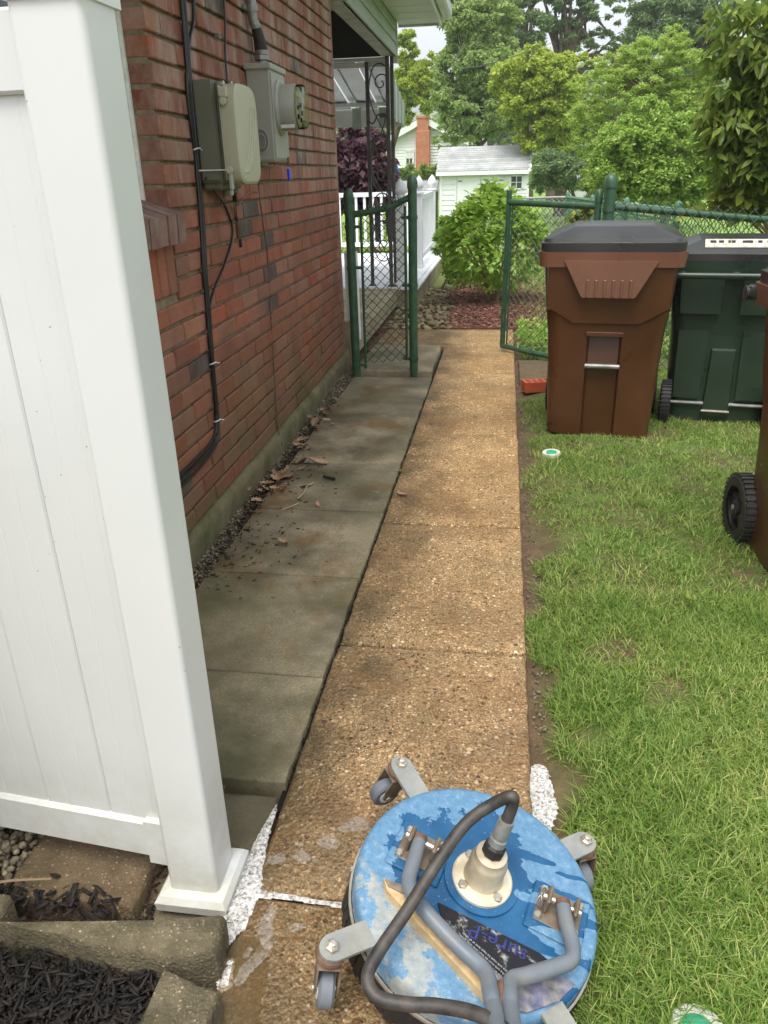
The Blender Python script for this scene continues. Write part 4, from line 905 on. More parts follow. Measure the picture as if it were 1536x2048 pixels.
# ------------------------------------------------------------------ rear porch: stoop, floor, iron column, railing, awning
st = thing('concrete_stoop', 'old concrete stoop slab at the back corner of the house', 'stoop', (-1.5, 7, 0))
b = MB(); b.box((-3.2, 5.80, .025), (-1.085, 8.34, .185), .012); b.build('slab', MT['stoop'], st, world=True)
b = MB(); b.box((-3.1, 5.9, -.06), (-1.32, 8.3, .024)); b.build('footing', MT['parge'], st, world=True)
b = MB(); b.box((-1.235, 5.765, -.05), (-1.06, 5.797, .30), .008); b.build('end_block', MT['stoop'], st, world=True)
b = MB(); b.tube([(-1.10, 5.83, .15), (-1.105, 5.83, .78)], .05, 14); tag(b.build('white_pipe', MT['porchwhite'], None, True), 'white drain pipe stub standing at the back corner of the house', 'pipe')
pf = thing('porch_deck', 'white painted porch floor on a concrete skirt behind the house', 'porch', (-1.5, 10, 0))
b = MB(); b.box((-3.6, 8.36, -.05), (-.885, 12.15, .165), .008); b.build('skirt', MT['stoop'], pf, world=True)
for j in range(30):
    y0 = 8.35+j*.127
    b = MB(); b.box((-3.62, y0+.002, .168), (-.93, y0+.125, .200), .003); b.build('floor_board', MT['porchwhite'], pf, world=True)
b = MB(); b.box((-.928, 8.35, .170), (-.872, 12.17, .198), .005); b.build('edge_trim', MT['porchwhite'], pf, world=True)
ic = thing('iron_column', 'dark wrought iron porch column with scrollwork between two bars', 'column', (-1.27, 8.40, .2))
for (x, y, w) in ((-1.165, 8.39, .036), (-1.375, 8.46, .034)):
    b = MB(); b.box((x-w/2, y-w/2, .2), (x+w/2, y+w/2, 2.318), .003); b.build('bar', MT['iron'], ic, world=True)
b = MB(); b.box((-1.140, 8.392, .2), (-1.108, 8.43, 2.318), .002); b.build('bar', MT['iron'], ic, world=True)
for z in (.23,):
    b = MB(); b.box((-1.41, 8.44, .2), (-1.34, 8.48, .215)); b.box((-1.20, 8.36, .2), (-1.10, 8.43, .216)); b.build('foot', MT['iron'], ic, world=True)
def scroll(zc, flip=1, s=1.0):
    pts = []
    for k in range(26):
        a = k/25*4.6*math.pi/2+.3; r = .085*s*(1-k/25*.86)
        pts.append((-1.235+r*math.cos(a)*1.0, 8.425, zc+flip*r*math.sin(a)))
    tail = [(-1.17, 8.42, zc-flip*.62*s), (-1.22, 8.425, zc-flip*.42*s), (-1.33, 8.43, zc-flip*.20*s), (-1.352, 8.43, zc-flip*.02*s), (-1.31, 8.43, zc+flip*.13*s), (-1.24, 8.425, zc+flip*.165*s), (-1.175, 8.42, zc+flip*.13*s)]
    b = MB(); b.tube(pts, .0065, 6); b.build('scroll', MT['iron'], ic, True, world=True)
    b = MB(); b.tube(smoothpath(tail, 6), .0065, 6); b.build('scroll', MT['iron'], ic, True, world=True)
for zc, fl in ((2.10, 1), (1.48, 1), (1.30, -1), (.62, -1), (.95, 1)): scroll(zc, fl)
for z in (1.78, 1.60, .80):
    b = MB(); b.tube(smoothpath([(-1.37, 8.45, z), (-1.33, 8.44, z-.03), (-1.30, 8.43, z), (-1.27, 8.43, z+.05), (-1.22, 8.42, z+.03), (-1.17, 8.4, z+.05)], 4), .008, 6); b.box((-1.25, 8.41, z+.02), (-1.20, 8.43, z+.06), .004); b.build('leaf_bar', MT['iron'], ic, True, world=True)
rl = thing('porch_railing', 'white porch railing with balusters and pointed acorn post caps', 'railing', (-1.06, 10.1, .2))
def rpost(x, y, w=.10, zt=1.06):
    b = MB(); b.box((x-w/2, y-w/2, .2), (x+w/2, y+w/2, zt), .004); b.box((x-w*.62, y-w*.62, .2), (x+w*.62, y+w*.62, .24), .004); p = b.build('post', MT['porchwhite'], rl, world=True)
    b = MB(); b.lathe([(w*.75, 0), (w*.75, .02), (w*.35, .03), (w*.35, .05), (w*.62, .075), (w*.66, .10), (w*.5, .15), (w*.2, .19), (.001, .21)], 16, (x, y, zt)); b.build('cap', MT['porchwhite'], rl, True, world=True, angle=50)
rpost(-1.065, 8.45, .115, 1.04); rpost(-1.045, 10.1, .09, 1.06); rpost(-1.06, 12.08, .10, 1.06)
def railrun(A, B, n):
    A = Vector(A); B = Vector(B); d = (B-A).normalized(); nn = Vector((-d.y, d.x, 0))*.03
    for z0, z1 in ((.99, 1.05), (.30, .36)):
        b = MB(); b.loft([[p+nn+Vector((0, 0, z0)), p+nn+Vector((0, 0, z1)), p-nn+Vector((0, 0, z1)), p-nn+Vector((0, 0, z0))] for p in (A, B)]); b.build('rail', MT['porchwhite'], rl, world=True)
    for k in range(n):
        p = A.lerp(B, (k+.5)/n); b = MB(); b.box((p.x-.017, p.y-.017, .36), (p.x+.017, p.y+.017, .99)); b.build('baluster', MT['porchwhite'], rl, world=True)
railrun((-1.045, 10.15, 0), (-1.06, 12.03, 0), 17); railrun((-1.11, 12.08, 0), (-3.5, 12.08, 0), 19)
aw = thing('metal_awning', 'ribbed metal awning with scalloped valance over the rear porch', 'awning', (-1.9, 9.2, 2.0))
x = -1.18; k = 0
while x > -3.3:
    w = .20 if k % 2 == 0 else .11; dz = .0 if k % 2 == 0 else .025
    b = MB(); P = [(x, 8.48, 2.29+dz), (x, 9.9, 1.985+dz), (x-w+.003, 9.9, 1.985+dz), (x-w+.003, 8.48, 2.29+dz)]
    b.add([Vector(p) for p in P]+[Vector(p)+Vector((0, 0, .006)) for p in P], [(0, 1, 2, 3), (7, 6, 5, 4), (0, 4, 5, 1), (1, 5, 6, 2), (2, 6, 7, 3), (3, 7, 4, 0)]); b.build('panel', MT['awning'], aw, world=True)
    b = MB(); b.box((x-w+.003, 9.905, 1.80-.02*(k % 2)), (x, 9.912, 1.995)); b.build('valance_panel', MT['awning'] if k % 2 == 0 else MT['awnstripe'], aw, world=True)
    if k % 2: b = MB(); b.box((x-.008, 8.6, 2.24), (x+.004, 8.62, 2.26)); b.tube([(x, 8.48, 2.283), (x, 9.9, 1.978)], .008, 4); b.build('rib', MT['grime'], aw, world=True)
    x -= w; k += 1
b = MB(); b.box((-3.3, 9.62, 1.99), (-1.185, 9.68, 2.03), .003); b.build('cross_bar', MT['awning'], aw, world=True); b = MB(); b.box((-3.3, 8.47, 2.24), (-1.185, 8.53, 2.283), .003); b.build('cross_bar', MT['awning'], aw, world=True)
for j in range(10):
    y0 = 8.50+j*.14; z0 = 2.285-.2148*(y0-8.5)
    b = MB(); b.box((-1.184, y0, 1.80+.02*(j % 2)-.0), (-1.176, y0+.138, z0)); b.build('valance_panel', MT['awnstripe'] if j % 2 else MT['awning'], aw, world=True)

# ------------------------------------------------------------------ wheeled bins
def rrect(hw, hd, r, notch=0., nw=.085, n=5, cxy=(0, 0)):
    """rounded rectangle, counter-clockwise, notch cut in the front (-y) side"""
    P = []
    for (sx, sy, a0) in ((1, -1, -90), (1, 1, 0), (-1, 1, 90), (-1, -1, 180)):
        for k in range(n+1):
            a = R(a0+90*k/n); P.append((sx*(hw-r)+r*math.cos(a), sy*(hd-r)+r*math.sin(a)))
    P += [(-nw, -hd), (-nw+.012, -hd+notch), (nw-.012, -hd+notch), (nw, -hd)]
    return [(x+cxy[0], y+cxy[1]) for x, y in P]
def make_bin(label, loc, rz, body, rim, lid, style):
    t = thing('wheeled_bin', label, 'bin', loc, (0, 0, rz), 'wheeled bins on the lawn')
    lv = [(0, .250, .240, .02, 0), (.015, .262, .252, .028, 0), (.36, .277, .266, .034, .0), (.375, .277, .266, .012, .0), (.53, .284, .274, .04, .0), (.545, .285, .276, .0, 0), (.655, .298, .290, 0, 0), (.90, .318, .308, 0, 0)]
    if style == 'back': lv = [(z, w, d, 0, c) for z, w, d, n_, c in lv]
    b = MB(); b.loft([[Vector((x, y, z)) for x, y in rrect(w, d, .07, nt)] for z, w, d, nt, c in lv]); b.build('body', body, t, True, angle=35)
    b = MB(); b.loft([[Vector((x, y, z)) for x, y in rrect(w, w-.005, .05)] for z, w in ((.875, .330), (.875, .338), (.945, .345), (.945, .32))]); b.build('rim', rim, t, True, angle=35)
    # lid: skirt, inset step, hipped top
    b = MB(); b.loft([[Vector((x, y, z)) for x, y in rrect(w, d, r)] for z, w, d, r in ((.946, .336, .335, .06), (.985, .338, .336, .06), (.988, .326, .322, .05), (1.004, .320, .316, .05), (1.008, .314, .310, .05), (1.05, .20, .235, .02), (1.054, .19, .225, .02))]); ld = b.build('lid', lid, t, True, angle=25)
    if style == 'front':
        b = MB(); yb = -.330; poly = [(-.215, .905), (-.128, .742), (-.118, .735), (.118, .735), (.128, .742), (.215, .905)]
        b.prism(poly, .318, .352, Matrix.Rotation(R(90), 4, 'X')); b.build('apron', rim, t)
        for k in range(6):
            b = MB(); x = -.100+k*.04; b.box((x-.006, -.362, .738), (x+.006, -.352, .82), .003); b.build('rib', rim, t)
        b = MB(); sh_ = [(-.300, .88), (-.294, .670), (-.165, .592), (.165, .592), (.294, .670), (.300, .88)]; fy = lambda z: -(.276+(z-.545)*.094)
        b.add([Vector((x, fy(z)+.02, z)) for x, z in sh_]+[Vector((x*.975, fy(z)-.014, z+(.012 if z < .8 else 0))) for x, z in sh_], [(5, 4, 3, 2, 1, 0), (6, 7, 8, 9, 10, 11)]+[(i, (i+1) % 6, 6+(i+1) % 6, 6+i) for i in range(6)]); b.build('shoulder', body, t)
        b = MB(); b.tube([(-.085, -.268, .385), (.085, -.268, .385)], .013, 10); b.build('lift_bar', MT['galv'], t, True)
        b = MB(); b.box((-.092, -.284, .535), (.092, -.268, .56), .004); b.build('pocket_lip', body, t)
    # back: hinge tube, handle, wheels, kick panel
    b = MB(); b.tube([(-.30, .385, .875), (.30, .385, .875)], .018, 10)
    for x in (-.27, 0, .27): b.box((x-.018, .30, .855), (x+.018, .39, .895), .005)
    b.build('handle', lid if style == 'front' else body, t, True, angle=40)
    for x in (-.325, .325):
        b = MB(); b.tube([(x-.03, .36, .90), (x+.03, .36, .90)], .026, 10); b.box((x-.02, .28, .89), (x+.02, .37, .93), .006); b.build('hinge', lid, t, True, angle=40)
    b = MB(); b.tube([(-.31, .27, .13), (.31, .27, .13)], .011, 8); b.build('axle', MT['galv'], t, True)
    for s in (-1, 1):
        Mx = Matrix.Translation((s*.276, .27, .128)) @ Matrix.Rotation(R(90*s), 4, 'Y')
        b = MB(); b.lathe([(.085, -.028), (.118, -.028), (.127, -.018), (.127, .018), (.118, .028), (.085, .028)], 32, (0, 0, 0), Mx, False)
        nb = 34
        for k in range(nb):
            a = 2*math.pi*k/nb; b.box((-.010, -.006, -.026), (.006, .006, .026), 0, Mx @ Matrix.Rotation(a, 4, 'Z') @ Matrix.Translation((.127, 0, 0)))
        w = b.build('wheel', MT['tyre'], t, True, angle=35)
        b = MB(); b.lathe([(.02, -.022), (.03, .024), (.015, .03)], 14, (0, 0, 0), Mx); b.lathe([(.078, -.02), (.088, -.02), (.088, .02), (.078, .02)], 28, (0, 0, 0), Mx, False)
        for k in range(5):
            b.box((.02, -.020, -.008), (.082, .020, .012), .006, Mx @ Matrix.Rotation(2*math.pi*k/5, 4, 'Z'))
        b.lathe([(.085, -.012), (.085, -.008)], 24, (0, 0, 0), Mx); b.build('hub', MT['tyre'], w, True, angle=35)
    if style == 'back':
        b = MB(); V = [(-.075, .262, .06), (.075, .262, .06), (.065, .275, .46), (-.065, .275, .46)]
        b.add([Vector((x, y, z)) for x, y, z in V]+[Vector((x*.9, y+.022, z-.01 if z > .2 else z)) for x, y, z in V], [(3, 2, 1, 0), (4, 5, 6, 7), (0, 1, 5, 4), (1, 2, 6, 5), (2, 3, 7, 6), (3, 0, 4, 7)]); b.build('spine', body, t)
        for s in (-1, 1):
            b = MB(); V = [(s*.245, .265, .16), (s*.10, .268, .16), (s*.09, .278, .56), (s*.255, .276, .56)]
            b.add([Vector(v) for v in V]+[Vector((x*.97, y+.014, z)) for x, y, z in V], [(3, 2, 1, 0), (4, 5, 6, 7), (0, 1, 5, 4), (1, 2, 6, 5), (2, 3, 7, 6), (3, 0, 4, 7)]); b.build('panel', body, t)
            b = MB(); V = [(s*.26, .306, .66), (s*.05, .31, .66), (s*.05, .316, .85), (s*.275, .315, .85)]
            b.add([Vector(v) for v in V]+[Vector((x*.98, y+.014, z)) for x, y, z in V], [(3, 2, 1, 0), (4, 5, 6, 7), (0, 1, 5, 4), (1, 2, 6, 5), (2, 3, 7, 6), (3, 0, 4, 7)]); b.build('panel', body, t)
        b = MB(); b.tube([(-.075, .292, .09), (.075, .292, .09)], .007, 8); b.build('step_bar', MT['bolt'], t, True)
    return t, ld
BR, gl = MT['binbrown'], None
make_bin('brown wheeled bin with black hipped lid standing beside the open gate', (.548, 4.29, -.012), R(-7.5), MT['binbrown'], MT['binrim'], MT['binblack'], 'front')
gb, gl = make_bin('dark green wheeled bin seen from behind, white sticker on its lid', (1.215, 4.57, -.02), R(170), MT['bingreen'], MT['bingreen'], MT['binblack'], 'back')
gb.scale = (.95, .88, .92)
b = MB(); b.box((-.20, .235, 1.032), (.17, .30, 1.036)); b.v = [(x, y, z+(.235-y)*.56+.020) for x, y, z in b.v]; s = b.build('sticker', pmat('aged_sticker', (176, 172, 158), (200, 197, 186), 40, .6, 90, .1, dirt=(130, 116, 92), ds=30, da=.6), gl)
for (x, w) in ((.13, .03), (.09, .025), (.05, .012), (.03, .02), (-.04, .05), (-.10, .02), (-.15, .03)):
    b = MB(); b.box((x-w/2, .25, 1.0375), (x+w/2, .268, 1.0385)); b.v = [(x_, y, z+(.235-y)*.56+.020) for x_, y, z in b.v]; b.build('sticker_print', MT['cable'], gl)
make_bin('brown wheeled bin cut off by the right frame edge, wheel in the grass', (1.205, 2.58, -.012), R(3), MT['binbrown'], MT['binrim'], MT['binblack'], 'front')

# ------------------------------------------------------------------ loose brick, lawn caps
hb = thing('cored_brick', 'loose orange brick with core holes lying beside the brown bin', 'brick', (.265, 5.03, -.018), (0, 0, R(14)))
b = MB(); nxh = 5; b.box((-.115, -.05, 0), (.115, .05, .026)) ; b.build('base', MT['hollowbrick'], hb)
b = MB()
xsb = [-.115]+[q for k in range(5) for q in (-.093+k*.041, -.093+k*.041+.022)]+[.115]; ysb = [-.05, -.031, -.009, .009, .031, .05]
for i in range(len(xsb)-1):
    for j in range(len(ysb)-1):
        if i % 2 == 1 and j % 2 == 1: continue
        b.box((xsb[i], ysb[j], .026), (xsb[i+1], ysb[j+1], .064))
b.build('cored_top', MT['hollowbrick'], hb)
def lawncap(label, x, y, r):
    t = thing('lawn_cap', label, 'cap', (x, y, -.030), (R(rnd.uniform(-4, 4)), R(rnd.uniform(-4, 4)), rnd.uniform(0, 6)), 'round caps set in the lawn')
    b = MB(); b.lathe([(r, 0), (r, .022), (r*.96, .028), (r*.62, .027), (r*.6, .02)], 28); b.build('ring', MT['capwhite'], t, True, angle=40)
    b = MB(); b.lathe([(r*.61, .0), (r*.61, .026), (r*.5, .031), (.001, .033)], 24); b.build('disc', MT['capgreen'], t, True, angle=40)
lawncap('round white ringed green cap in the lawn before the brown bin', .272, 3.765, .046)
lawncap('round white ringed green cap in the grass at the bottom frame edge', .362, .888, .046)
for (x, y, lab) in ((.62, 2.27, 'tiny yellow leaf lying in the middle of the lawn'), (.53, 3.55, 'small yellow blade of leaf on the lawn before the brown bin')):
    V, F = leafblob(1, (x, y), 0, 0, .035, .04, int(x*500), .035, .04); tag(obj_of('yellow_leaf', np_mesh('yellow_leaf', V, F, True), MT['l_yellow']), lab, 'leaf')

# ------------------------------------------------------------------ surface cleaner (local frame: deck top plane z=0, tilted)
nz = Vector((.22, -.12, 1)).normalized(); xa = Vector((1, 0, -nz.x/nz.z)).normalized(); ya = nz.cross(xa)
mc = thing('surface_cleaner', 'round faded blue pressure washing surface cleaner with casters and grey fork handle', 'surface cleaner', (-.005, 1.012, .125))
mc.rotation_mode = 'QUATERNION'; mc.rotation_quaternion = Matrix((xa, ya, nz)).transposed().to_quaternion()
RD = .222
b = MB(); b.lathe([(.001, -.0015), (.06, -.001), (.205, -.003), (.214, -.006), (.220, -.013), (RD, -.024), (.221, -.055), (.216, -.055), (.205, -.02), (.001, -.02)], 96); deck = b.build('deck', MT['deck'], mc, True, angle=45)
b = MB(); b.lathe([(.2225, -.052), (.2265, -.052), (.2265, -.058), (.2225, -.058)], 72, cap=False); b.build('steel_band', MT['bolt'], mc, True, angle=40)
b = MB(); g = np.random.default_rng(9); nb = 150
for k in range(nb):
    a0 = 2*math.pi*k/nb; a1 = a0+2*math.pi/nb*1.6
    z1 = -.115+g.uniform(-.006, .006); rr = .219+g.uniform(-.003, .003)
    for (q0, q1) in ((rr, rr+.004),):
        V = [(q0*math.cos(a0), q0*math.sin(a0), -.05), (q0*math.cos(a1), q0*math.sin(a1), -.05), ((q1+.006)*math.cos(a1), (q1+.006)*math.sin(a1), z1), ((q1+.006)*math.cos(a0), (q1+.006)*math.sin(a0), z1)]
        b.add([Vector(v) for v in V], [(0, 1, 2, 3)])
b.build('brush_skirt', MT['blackrub'], mc)
# hub with swivel and fitting
HX, HY = .004, .014
b = MB(); b.lathe([(.068, -.001), (.068, .004), (.061, .005), (.055, .0055)], 48, (HX, HY, 0)); b.build('hub_ring', MT['deck'], mc, True, angle=40)
b = MB(); b.lathe([(.055, .004), (.055, .011), (.052, .014), (.035, .015)], 48, (HX, HY, 0)); fl = b.build('flange', MT['flange'], mc, True, angle=40)
for k in range(4):
    a = R(38+90*k); b = MB(); b.lathe([(.0085, .0), (.0085, .006), (.006, .008)], 6, (HX+0.045*math.cos(a), HY+.045*math.sin(a), .0135)); b.build('bolt', MT['bolt'], fl)
b = MB(); b.lathe([(.036, .013), (.036, .020), (.034, .023), (.034, .060), (.031, .066), (.028, .072), (.028, .080), (.016, .083)], 32, (HX, HY, 0)); b.build('swivel', MT['brass'], mc, True, angle=35)
Mt = Matrix.Translation((HX, HY, .080)) @ Matrix.Rotation(R(-16), 4, 'X') @ Matrix.Rotation(R(6), 4, 'Y')
b = MB(); b.lathe([(.018, 0), (.020, .004), (.020, .018), (.016, .022)], 8, M=Mt); b.build('swivel_nut', MT['blackrub'], mc, True, angle=30)
b = MB(); b.lathe([(.0155, .022), (.0155, .034), (.0115, .036), (.0115, .040), (.0145, .041), (.0145, .074)], 16, M=Mt); b.build('hose_fitting', MT['galv'], mc, True, angle=35)
ft = Mt @ Vector((0, 0, .07))
hp = [ft-Vector((0, 0, .0)), ft+Vector((.003, .012, .028)), ft+Vector((-.004, .014, .05)), (-.022, .045, .162), (-.058, .012, .14), (-.093, -.05, .108), (-.128, -.124, .072), (-.160, -.189, .05), (-.169, -.224, .040), (-.150, -.247, .038), (-.105, -.250, .046), (-.060, -.249, .062), (-.003, -.262, .092), (.05, -.30, .12), (.08, -.38, .17), (.10, -.52, .24), (.20, -.66, .16), (.30, -.80, -.02), (.36, -1.1, -.06), (.34, -1.6, 0.0)]
b = MB(); b.tube(smoothpath(hp, 7), .0106, 14); b.build('hose', MT['hose'], mc, True)
# mount plates with clevises and the forked handle tubes
def mount(cx_, cy_, rz, lab):
    M0 = Matrix.Translation((cx_, cy_, 0)) @ Matrix.Rotation(R(rz), 4, 'Z')
    b = MB(); b.box((-.052, -.050, -.001), (.052, .050, .005), .004, M0); rs_ = b.build('raised_pad', MT['deck'], mc)
    b = MB(); b.box((-.040, -.034, .005), (.040, .034, .0085), .002, M0); mp = b.build('mount_plate', MT['castersteel'], mc)
    for s in (-1, 1):
        b = MB(); b.box((s*.024-.004, -.018, .008), (s*.024+.004, .018, .045), .003, M0); b.build('clevis', MT['castersteel'], mp)
    for (x, y) in ((-.033, -.027), (.033, -.027), (-.033, .027), (.033, .027)):
        b = MB(); b.lathe([(.0075, .008), (.0075, .014), (.005, .017)], 6, M=M0 @ Matrix.Translation((x, y, 0))); b.build('bolt', MT['bolt'], mp)
    b = MB(); b.tube([M0 @ Vector((-.034, 0, .030)), M0 @ Vector((.034, 0, .030))], .0055, 8); b.build('pin', MT['bolt'], mp, True)
    b = MB(); b.tube([M0 @ Vector((.036*lab+.004*math.cos(a*2), .017*math.cos(a), .024+.015*math.sin(a))) for a in np.linspace(0, 6.1, 14)], .0014, 5); b.build('pin_ring', MT['galv'], mp, True)
mount(-.112, .038, -14, 1); mount(.143, -.012, -14, -1)
tl = [(-.119, .045, .032), (-.124, .0, .034), (-.128, -.050, .036), (-.108, -.082, .038), (-.044, -.134, .042), (-.004, -.162, .047), (.012, -.182, .055), (.016, -.225, .075), (.018, -.275, .105), (.0, -.55, .32), (-.04, -.75, .56), (-.09, -.88, .74), (-.19, -.90, .77), (-.26, -.90, .77)]
tr = [(.143, -.008, .032), (.148, -.045, .034), (.156, -.085, .037), (.152, -.112, .040), (.125, -.132, .042), (.075, -.162, .047), (.050, -.180, .055), (.044, -.215, .072), (.043, -.275, .105), (.03, -.55, .32), (.06, -.75, .56), (.10, -.88, .74), (.19, -.90, .77), (.26, -.90, .77)]
for P in (tl, tr):
    b = MB(); b.tube(smoothpath(P, 5), .0130, 14); b.build('fork_tube', MT['tube'], mc, True)
b = MB(); b.tube([(-.119, .046, .032), (-.1195, .036, .0322)], .0136, 14); b.tube([(.143, -.007, .032), (.1435, -.017, .0322)], .0136, 14); b.build('rusty_tube_end', MT['rust'], mc, True)
b = MB(); b.box((.026, -.285, .088), (.036, -.19, .100), .003); b.v = [(x, y, z+(-.19-y)*.22-.028) for x, y, z in b.v]; b.build('weld_seam', MT['rust'], mc)
# raised label plateau with sandy flank, worn label and lettering
b = MB(); poly = [(-.170, -.040), (-.160, -.062), (.030, -.200), (.06, -.19), (-.135, -.045)]
b.prism(poly, -.002, .016); rdg = b.build('ridge', MT['sandridge'], mc)
b = MB(); b.prism([(-.168, -.043), (-.128, -.046), (.06, -.186), (.055, -.196), (-.115, -.065), (-.160, -.055)], .0163, .019); b.build('ridge_top', pmat('ridge_dark', (92, 84, 76), (150, 138, 120), 60, .8, 120, .4), mc)
b = MB(); b.prism([(-.070, -.050), (.110, -.092), (.124, -.100), (.121, -.112), (.075, -.126), (.055, -.150), (-.050, -.100)], .0, .0035); lab = b.build('label', MT['label'], mc)
b = MB(); b.prism([(.0, -.124), (.055, -.152), (.075, -.127), (.128, -.114), (.17, -.128), (.14, -.163), (.09, -.192), (.055, -.196)], .0005, .0030); b.build('worn_label', pmat('worn_label_grey', (78, 78, 80), (150, 148, 146), 70, .6, 160, .3, dirt=(70, 78, 160), ds=30, da=.7), mc)
def lettering(txt, size, loc, rz, m, parent):
    cu = bpy.data.curves.new('lettering', 'FONT'); cu.body = txt; cu.size = size; cu.extrude = .0004; cu.align_x = 'CENTER'; cu.align_y = 'CENTER'; cu.resolution_u = 2
    o = bpy.data.objects.new('tmp', cu); C.objects.link(o); dg = bpy.context.evaluated_depsgraph_get(); me = bpy.data.meshes.new_from_object(o.evaluated_get(dg)); bpy.data.objects.remove(o)
    n_ = obj_of('lettering', me, m, parent); n_.location = loc; n_.rotation_euler = (0, 0, R(rz)); return n_
lettering('sure-P', .040, (.038, -.094, .0042), 180-14, MT['bluetext'], mc)
for k in range(6): lettering('the unit must be kept level at all times', .0058, (.016-.004*k, -.116-.0055*k, .0046), 180-30, MT['whitetext'], mc)
# casters
def caster(ang, rb, swivel):
    ca, sa = math.cos(R(ang)), math.sin(R(ang)); M0 = Matrix.Rotation(R(ang), 4, 'Z')
    t = bpy.data.objects.new('caster', None); C.objects.link(t); t.parent = mc
    b = MB(); arc = [(rb+.021*math.cos(a), .021*math.sin(a)) for a in np.linspace(-math.pi/2, math.pi/2, 9)]
    b.prism([(.190, -.0225), (rb, -.0225)]+arc[1:-1]+[(rb, .0225), (.190, .0225)], -.014, -.007, M0); b.build('arm', MT['armsteel'], t)
    b = MB(); b.lathe([(.0115, -.007), (.0115, .0), (.0085, .002)], 6, M=M0 @ Matrix.Translation((rb, 0, 0))); b.lathe([(.0065, .0), (.0065, .008), (.004, .009)], 8, M=M0 @ Matrix.Translation((rb, 0, 0))); b.build('bolt', MT['bolt'], t)
    Mc = M0 @ Matrix.Translation((rb, 0, 0)) @ Matrix.Rotation(R(swivel-ang), 4, 'Z')
    b = MB(); b.lathe([(.012, -.014), (.024, -.017), (.026, -.022), (.022, -.027), (.024, -.031), (.018, -.034)], 24, M=Mc); b.build('swivel_race', MT['rust'], t, True, angle=40)
    b = MB()
    for s in (-1, 1):
        prof = [(-.022, -.032), (.024, -.032), (.034, -.060), (.036, -.083), (.026, -.090), (.016, -.085), (-.010, -.055)]
        Mf = Mc @ Matrix.Rotation(R(90), 4, 'X')
        b.prism([(x, z) for x, z in prof], s*.0185-.0015, s*.0185+.0015, Mf)
    b.box((-.022, -.019, -.036), (.024, .019, -.031), .002, Mc); b.build('fork', MT['castersteel'], t)
    Mw = Mc @ Matrix.Translation((.024, 0, -.085)) @ Matrix.Rotation(R(90), 4, 'X')
    b = MB(); b.lathe([(.016, -.0135), (.026, -.0135), (.031, -.009), (.031, .009), (.026, .0135), (.016, .0135)], 28, M=Mw); w = b.build('wheel', MT['wheelgrey'], t, True, angle=35)
    b = MB(); b.lathe([(.017, -.0145), (.017, .0145)], 20, M=Mw); b.build('hub', MT['whiteplastic'], w)
    b = MB(); b.lathe([(.006, -.022), (.006, .022)], 8, M=Mw); b.build('axle_bolt', MT['bolt'], t)
caster(127, .292, 215); caster(38, .262, 300); caster(216, .286, 282); caster(-52, .286, 250)

# ------------------------------------------------------------------ water, foam
b = MB(); pl = [(-.434, .42), (-.30, .45), (-.31, .60), (-.335, .74), (-.365, .82), (-.372, .90), (-.40, .945), (-.435, .955), (-.452, .93), (-.448, .85), (-.430, .80), (-.432, .60)]
PP = smoothpath([(x, y, .0035) for x, y in pl]+[(pl[0][0], pl[0][1], .0035)], 5)[:-1]; b.add(PP, [tuple(range(len(PP)))]); tag(b.build('puddle', MT['water']), kind='structure')
b = MB(); PP = [Vector((.128+.022*(1+.25*math.sin(a*3))*math.cos(a), 1.44+.20*math.sin(a), -.036)) for a in np.linspace(0, 2*math.pi, 28)[:-1]]; b.add(PP, [tuple(range(len(PP)))]); tag(b.build('puddle', MT['water']), kind='structure')
def foam(label, strokes, seed, thin=False):
    """lumpy sheets of suds: strokes are polylines of (x, y, half width, z)"""
    b = MB(); cs = .0026; dens = []
    for si, (pts, N, hmax) in enumerate(strokes):
        pts = np.array(pts, float); w = pts[:, 2].max()*1.6; x0, x1, y0, y1 = pts[:, 0].min()-w, pts[:, 0].max()+w, pts[:, 1].min()-w, pts[:, 1].max()+w
        X = np.arange(x0, x1, cs); Y = np.arange(y0, y1, cs); XX, YY = np.meshgrid(X, Y); f = np.full(XX.shape, -9.); zz = np.zeros(XX.shape)
        for a, c in zip(pts[:-1], pts[1:]):
            d = c[:2]-a[:2]; L2 = max(1e-9, (d**2).sum()); tt = np.clip(((XX-a[0])*d[0]+(YY-a[1])*d[1])/L2, 0, 1)
            ww = a[2]+(c[2]-a[2])*tt; dist = np.hypot(XX-a[0]-d[0]*tt, YY-a[1]-d[1]*tt); v = 1-dist/ww; k = v > f; f = np.where(k, v, f); zz = np.where(k, a[3]+(c[3]-a[3])*tt, zz)
        nz_ = np.array([mnoise.noise((x*90, y*90, seed+si)) + .22*mnoise.noise((x*240, y*240, seed)) for x, y in zip(XX.ravel(), YY.ravel())]).reshape(XX.shape)
        f0 = f.copy(); f = np.minimum(f*2.4, .8)+nz_*.5; ok = f > -.22; H_ = zz+.0012+hmax*.35*np.clip(f0+.15, 0, 1)**.7+.00025*nz_
        ny_, nx_ = XX.shape; id_ = {}
        for r in range(ny_-1):
            for q in range(nx_-1):
                if ok[r, q] and ok[r, q+1] and ok[r+1, q] and ok[r+1, q+1]:
                    face = []
                    for (rr, qq) in ((r, q), (r, q+1), (r+1, q+1), (r+1, q)):
                        if (rr, qq) not in id_: id_[(rr, qq)] = len(b.v); b.v.append((XX[rr, qq], YY[rr, qq], H_[rr, qq])); dens.append(float(f[rr, qq]))
                        face.append(id_[(rr, qq)])
                    b.f.append(tuple(face))
    o = b.build('soap_foam', MT['foamthin' if thin else 'foam'], None, True, angle=80); at_ = o.data.attributes.new('density', 'FLOAT', 'POINT'); at_.data.foreach_set('value', dens)
    return tag(o, label, 'foam', kind='stuff')
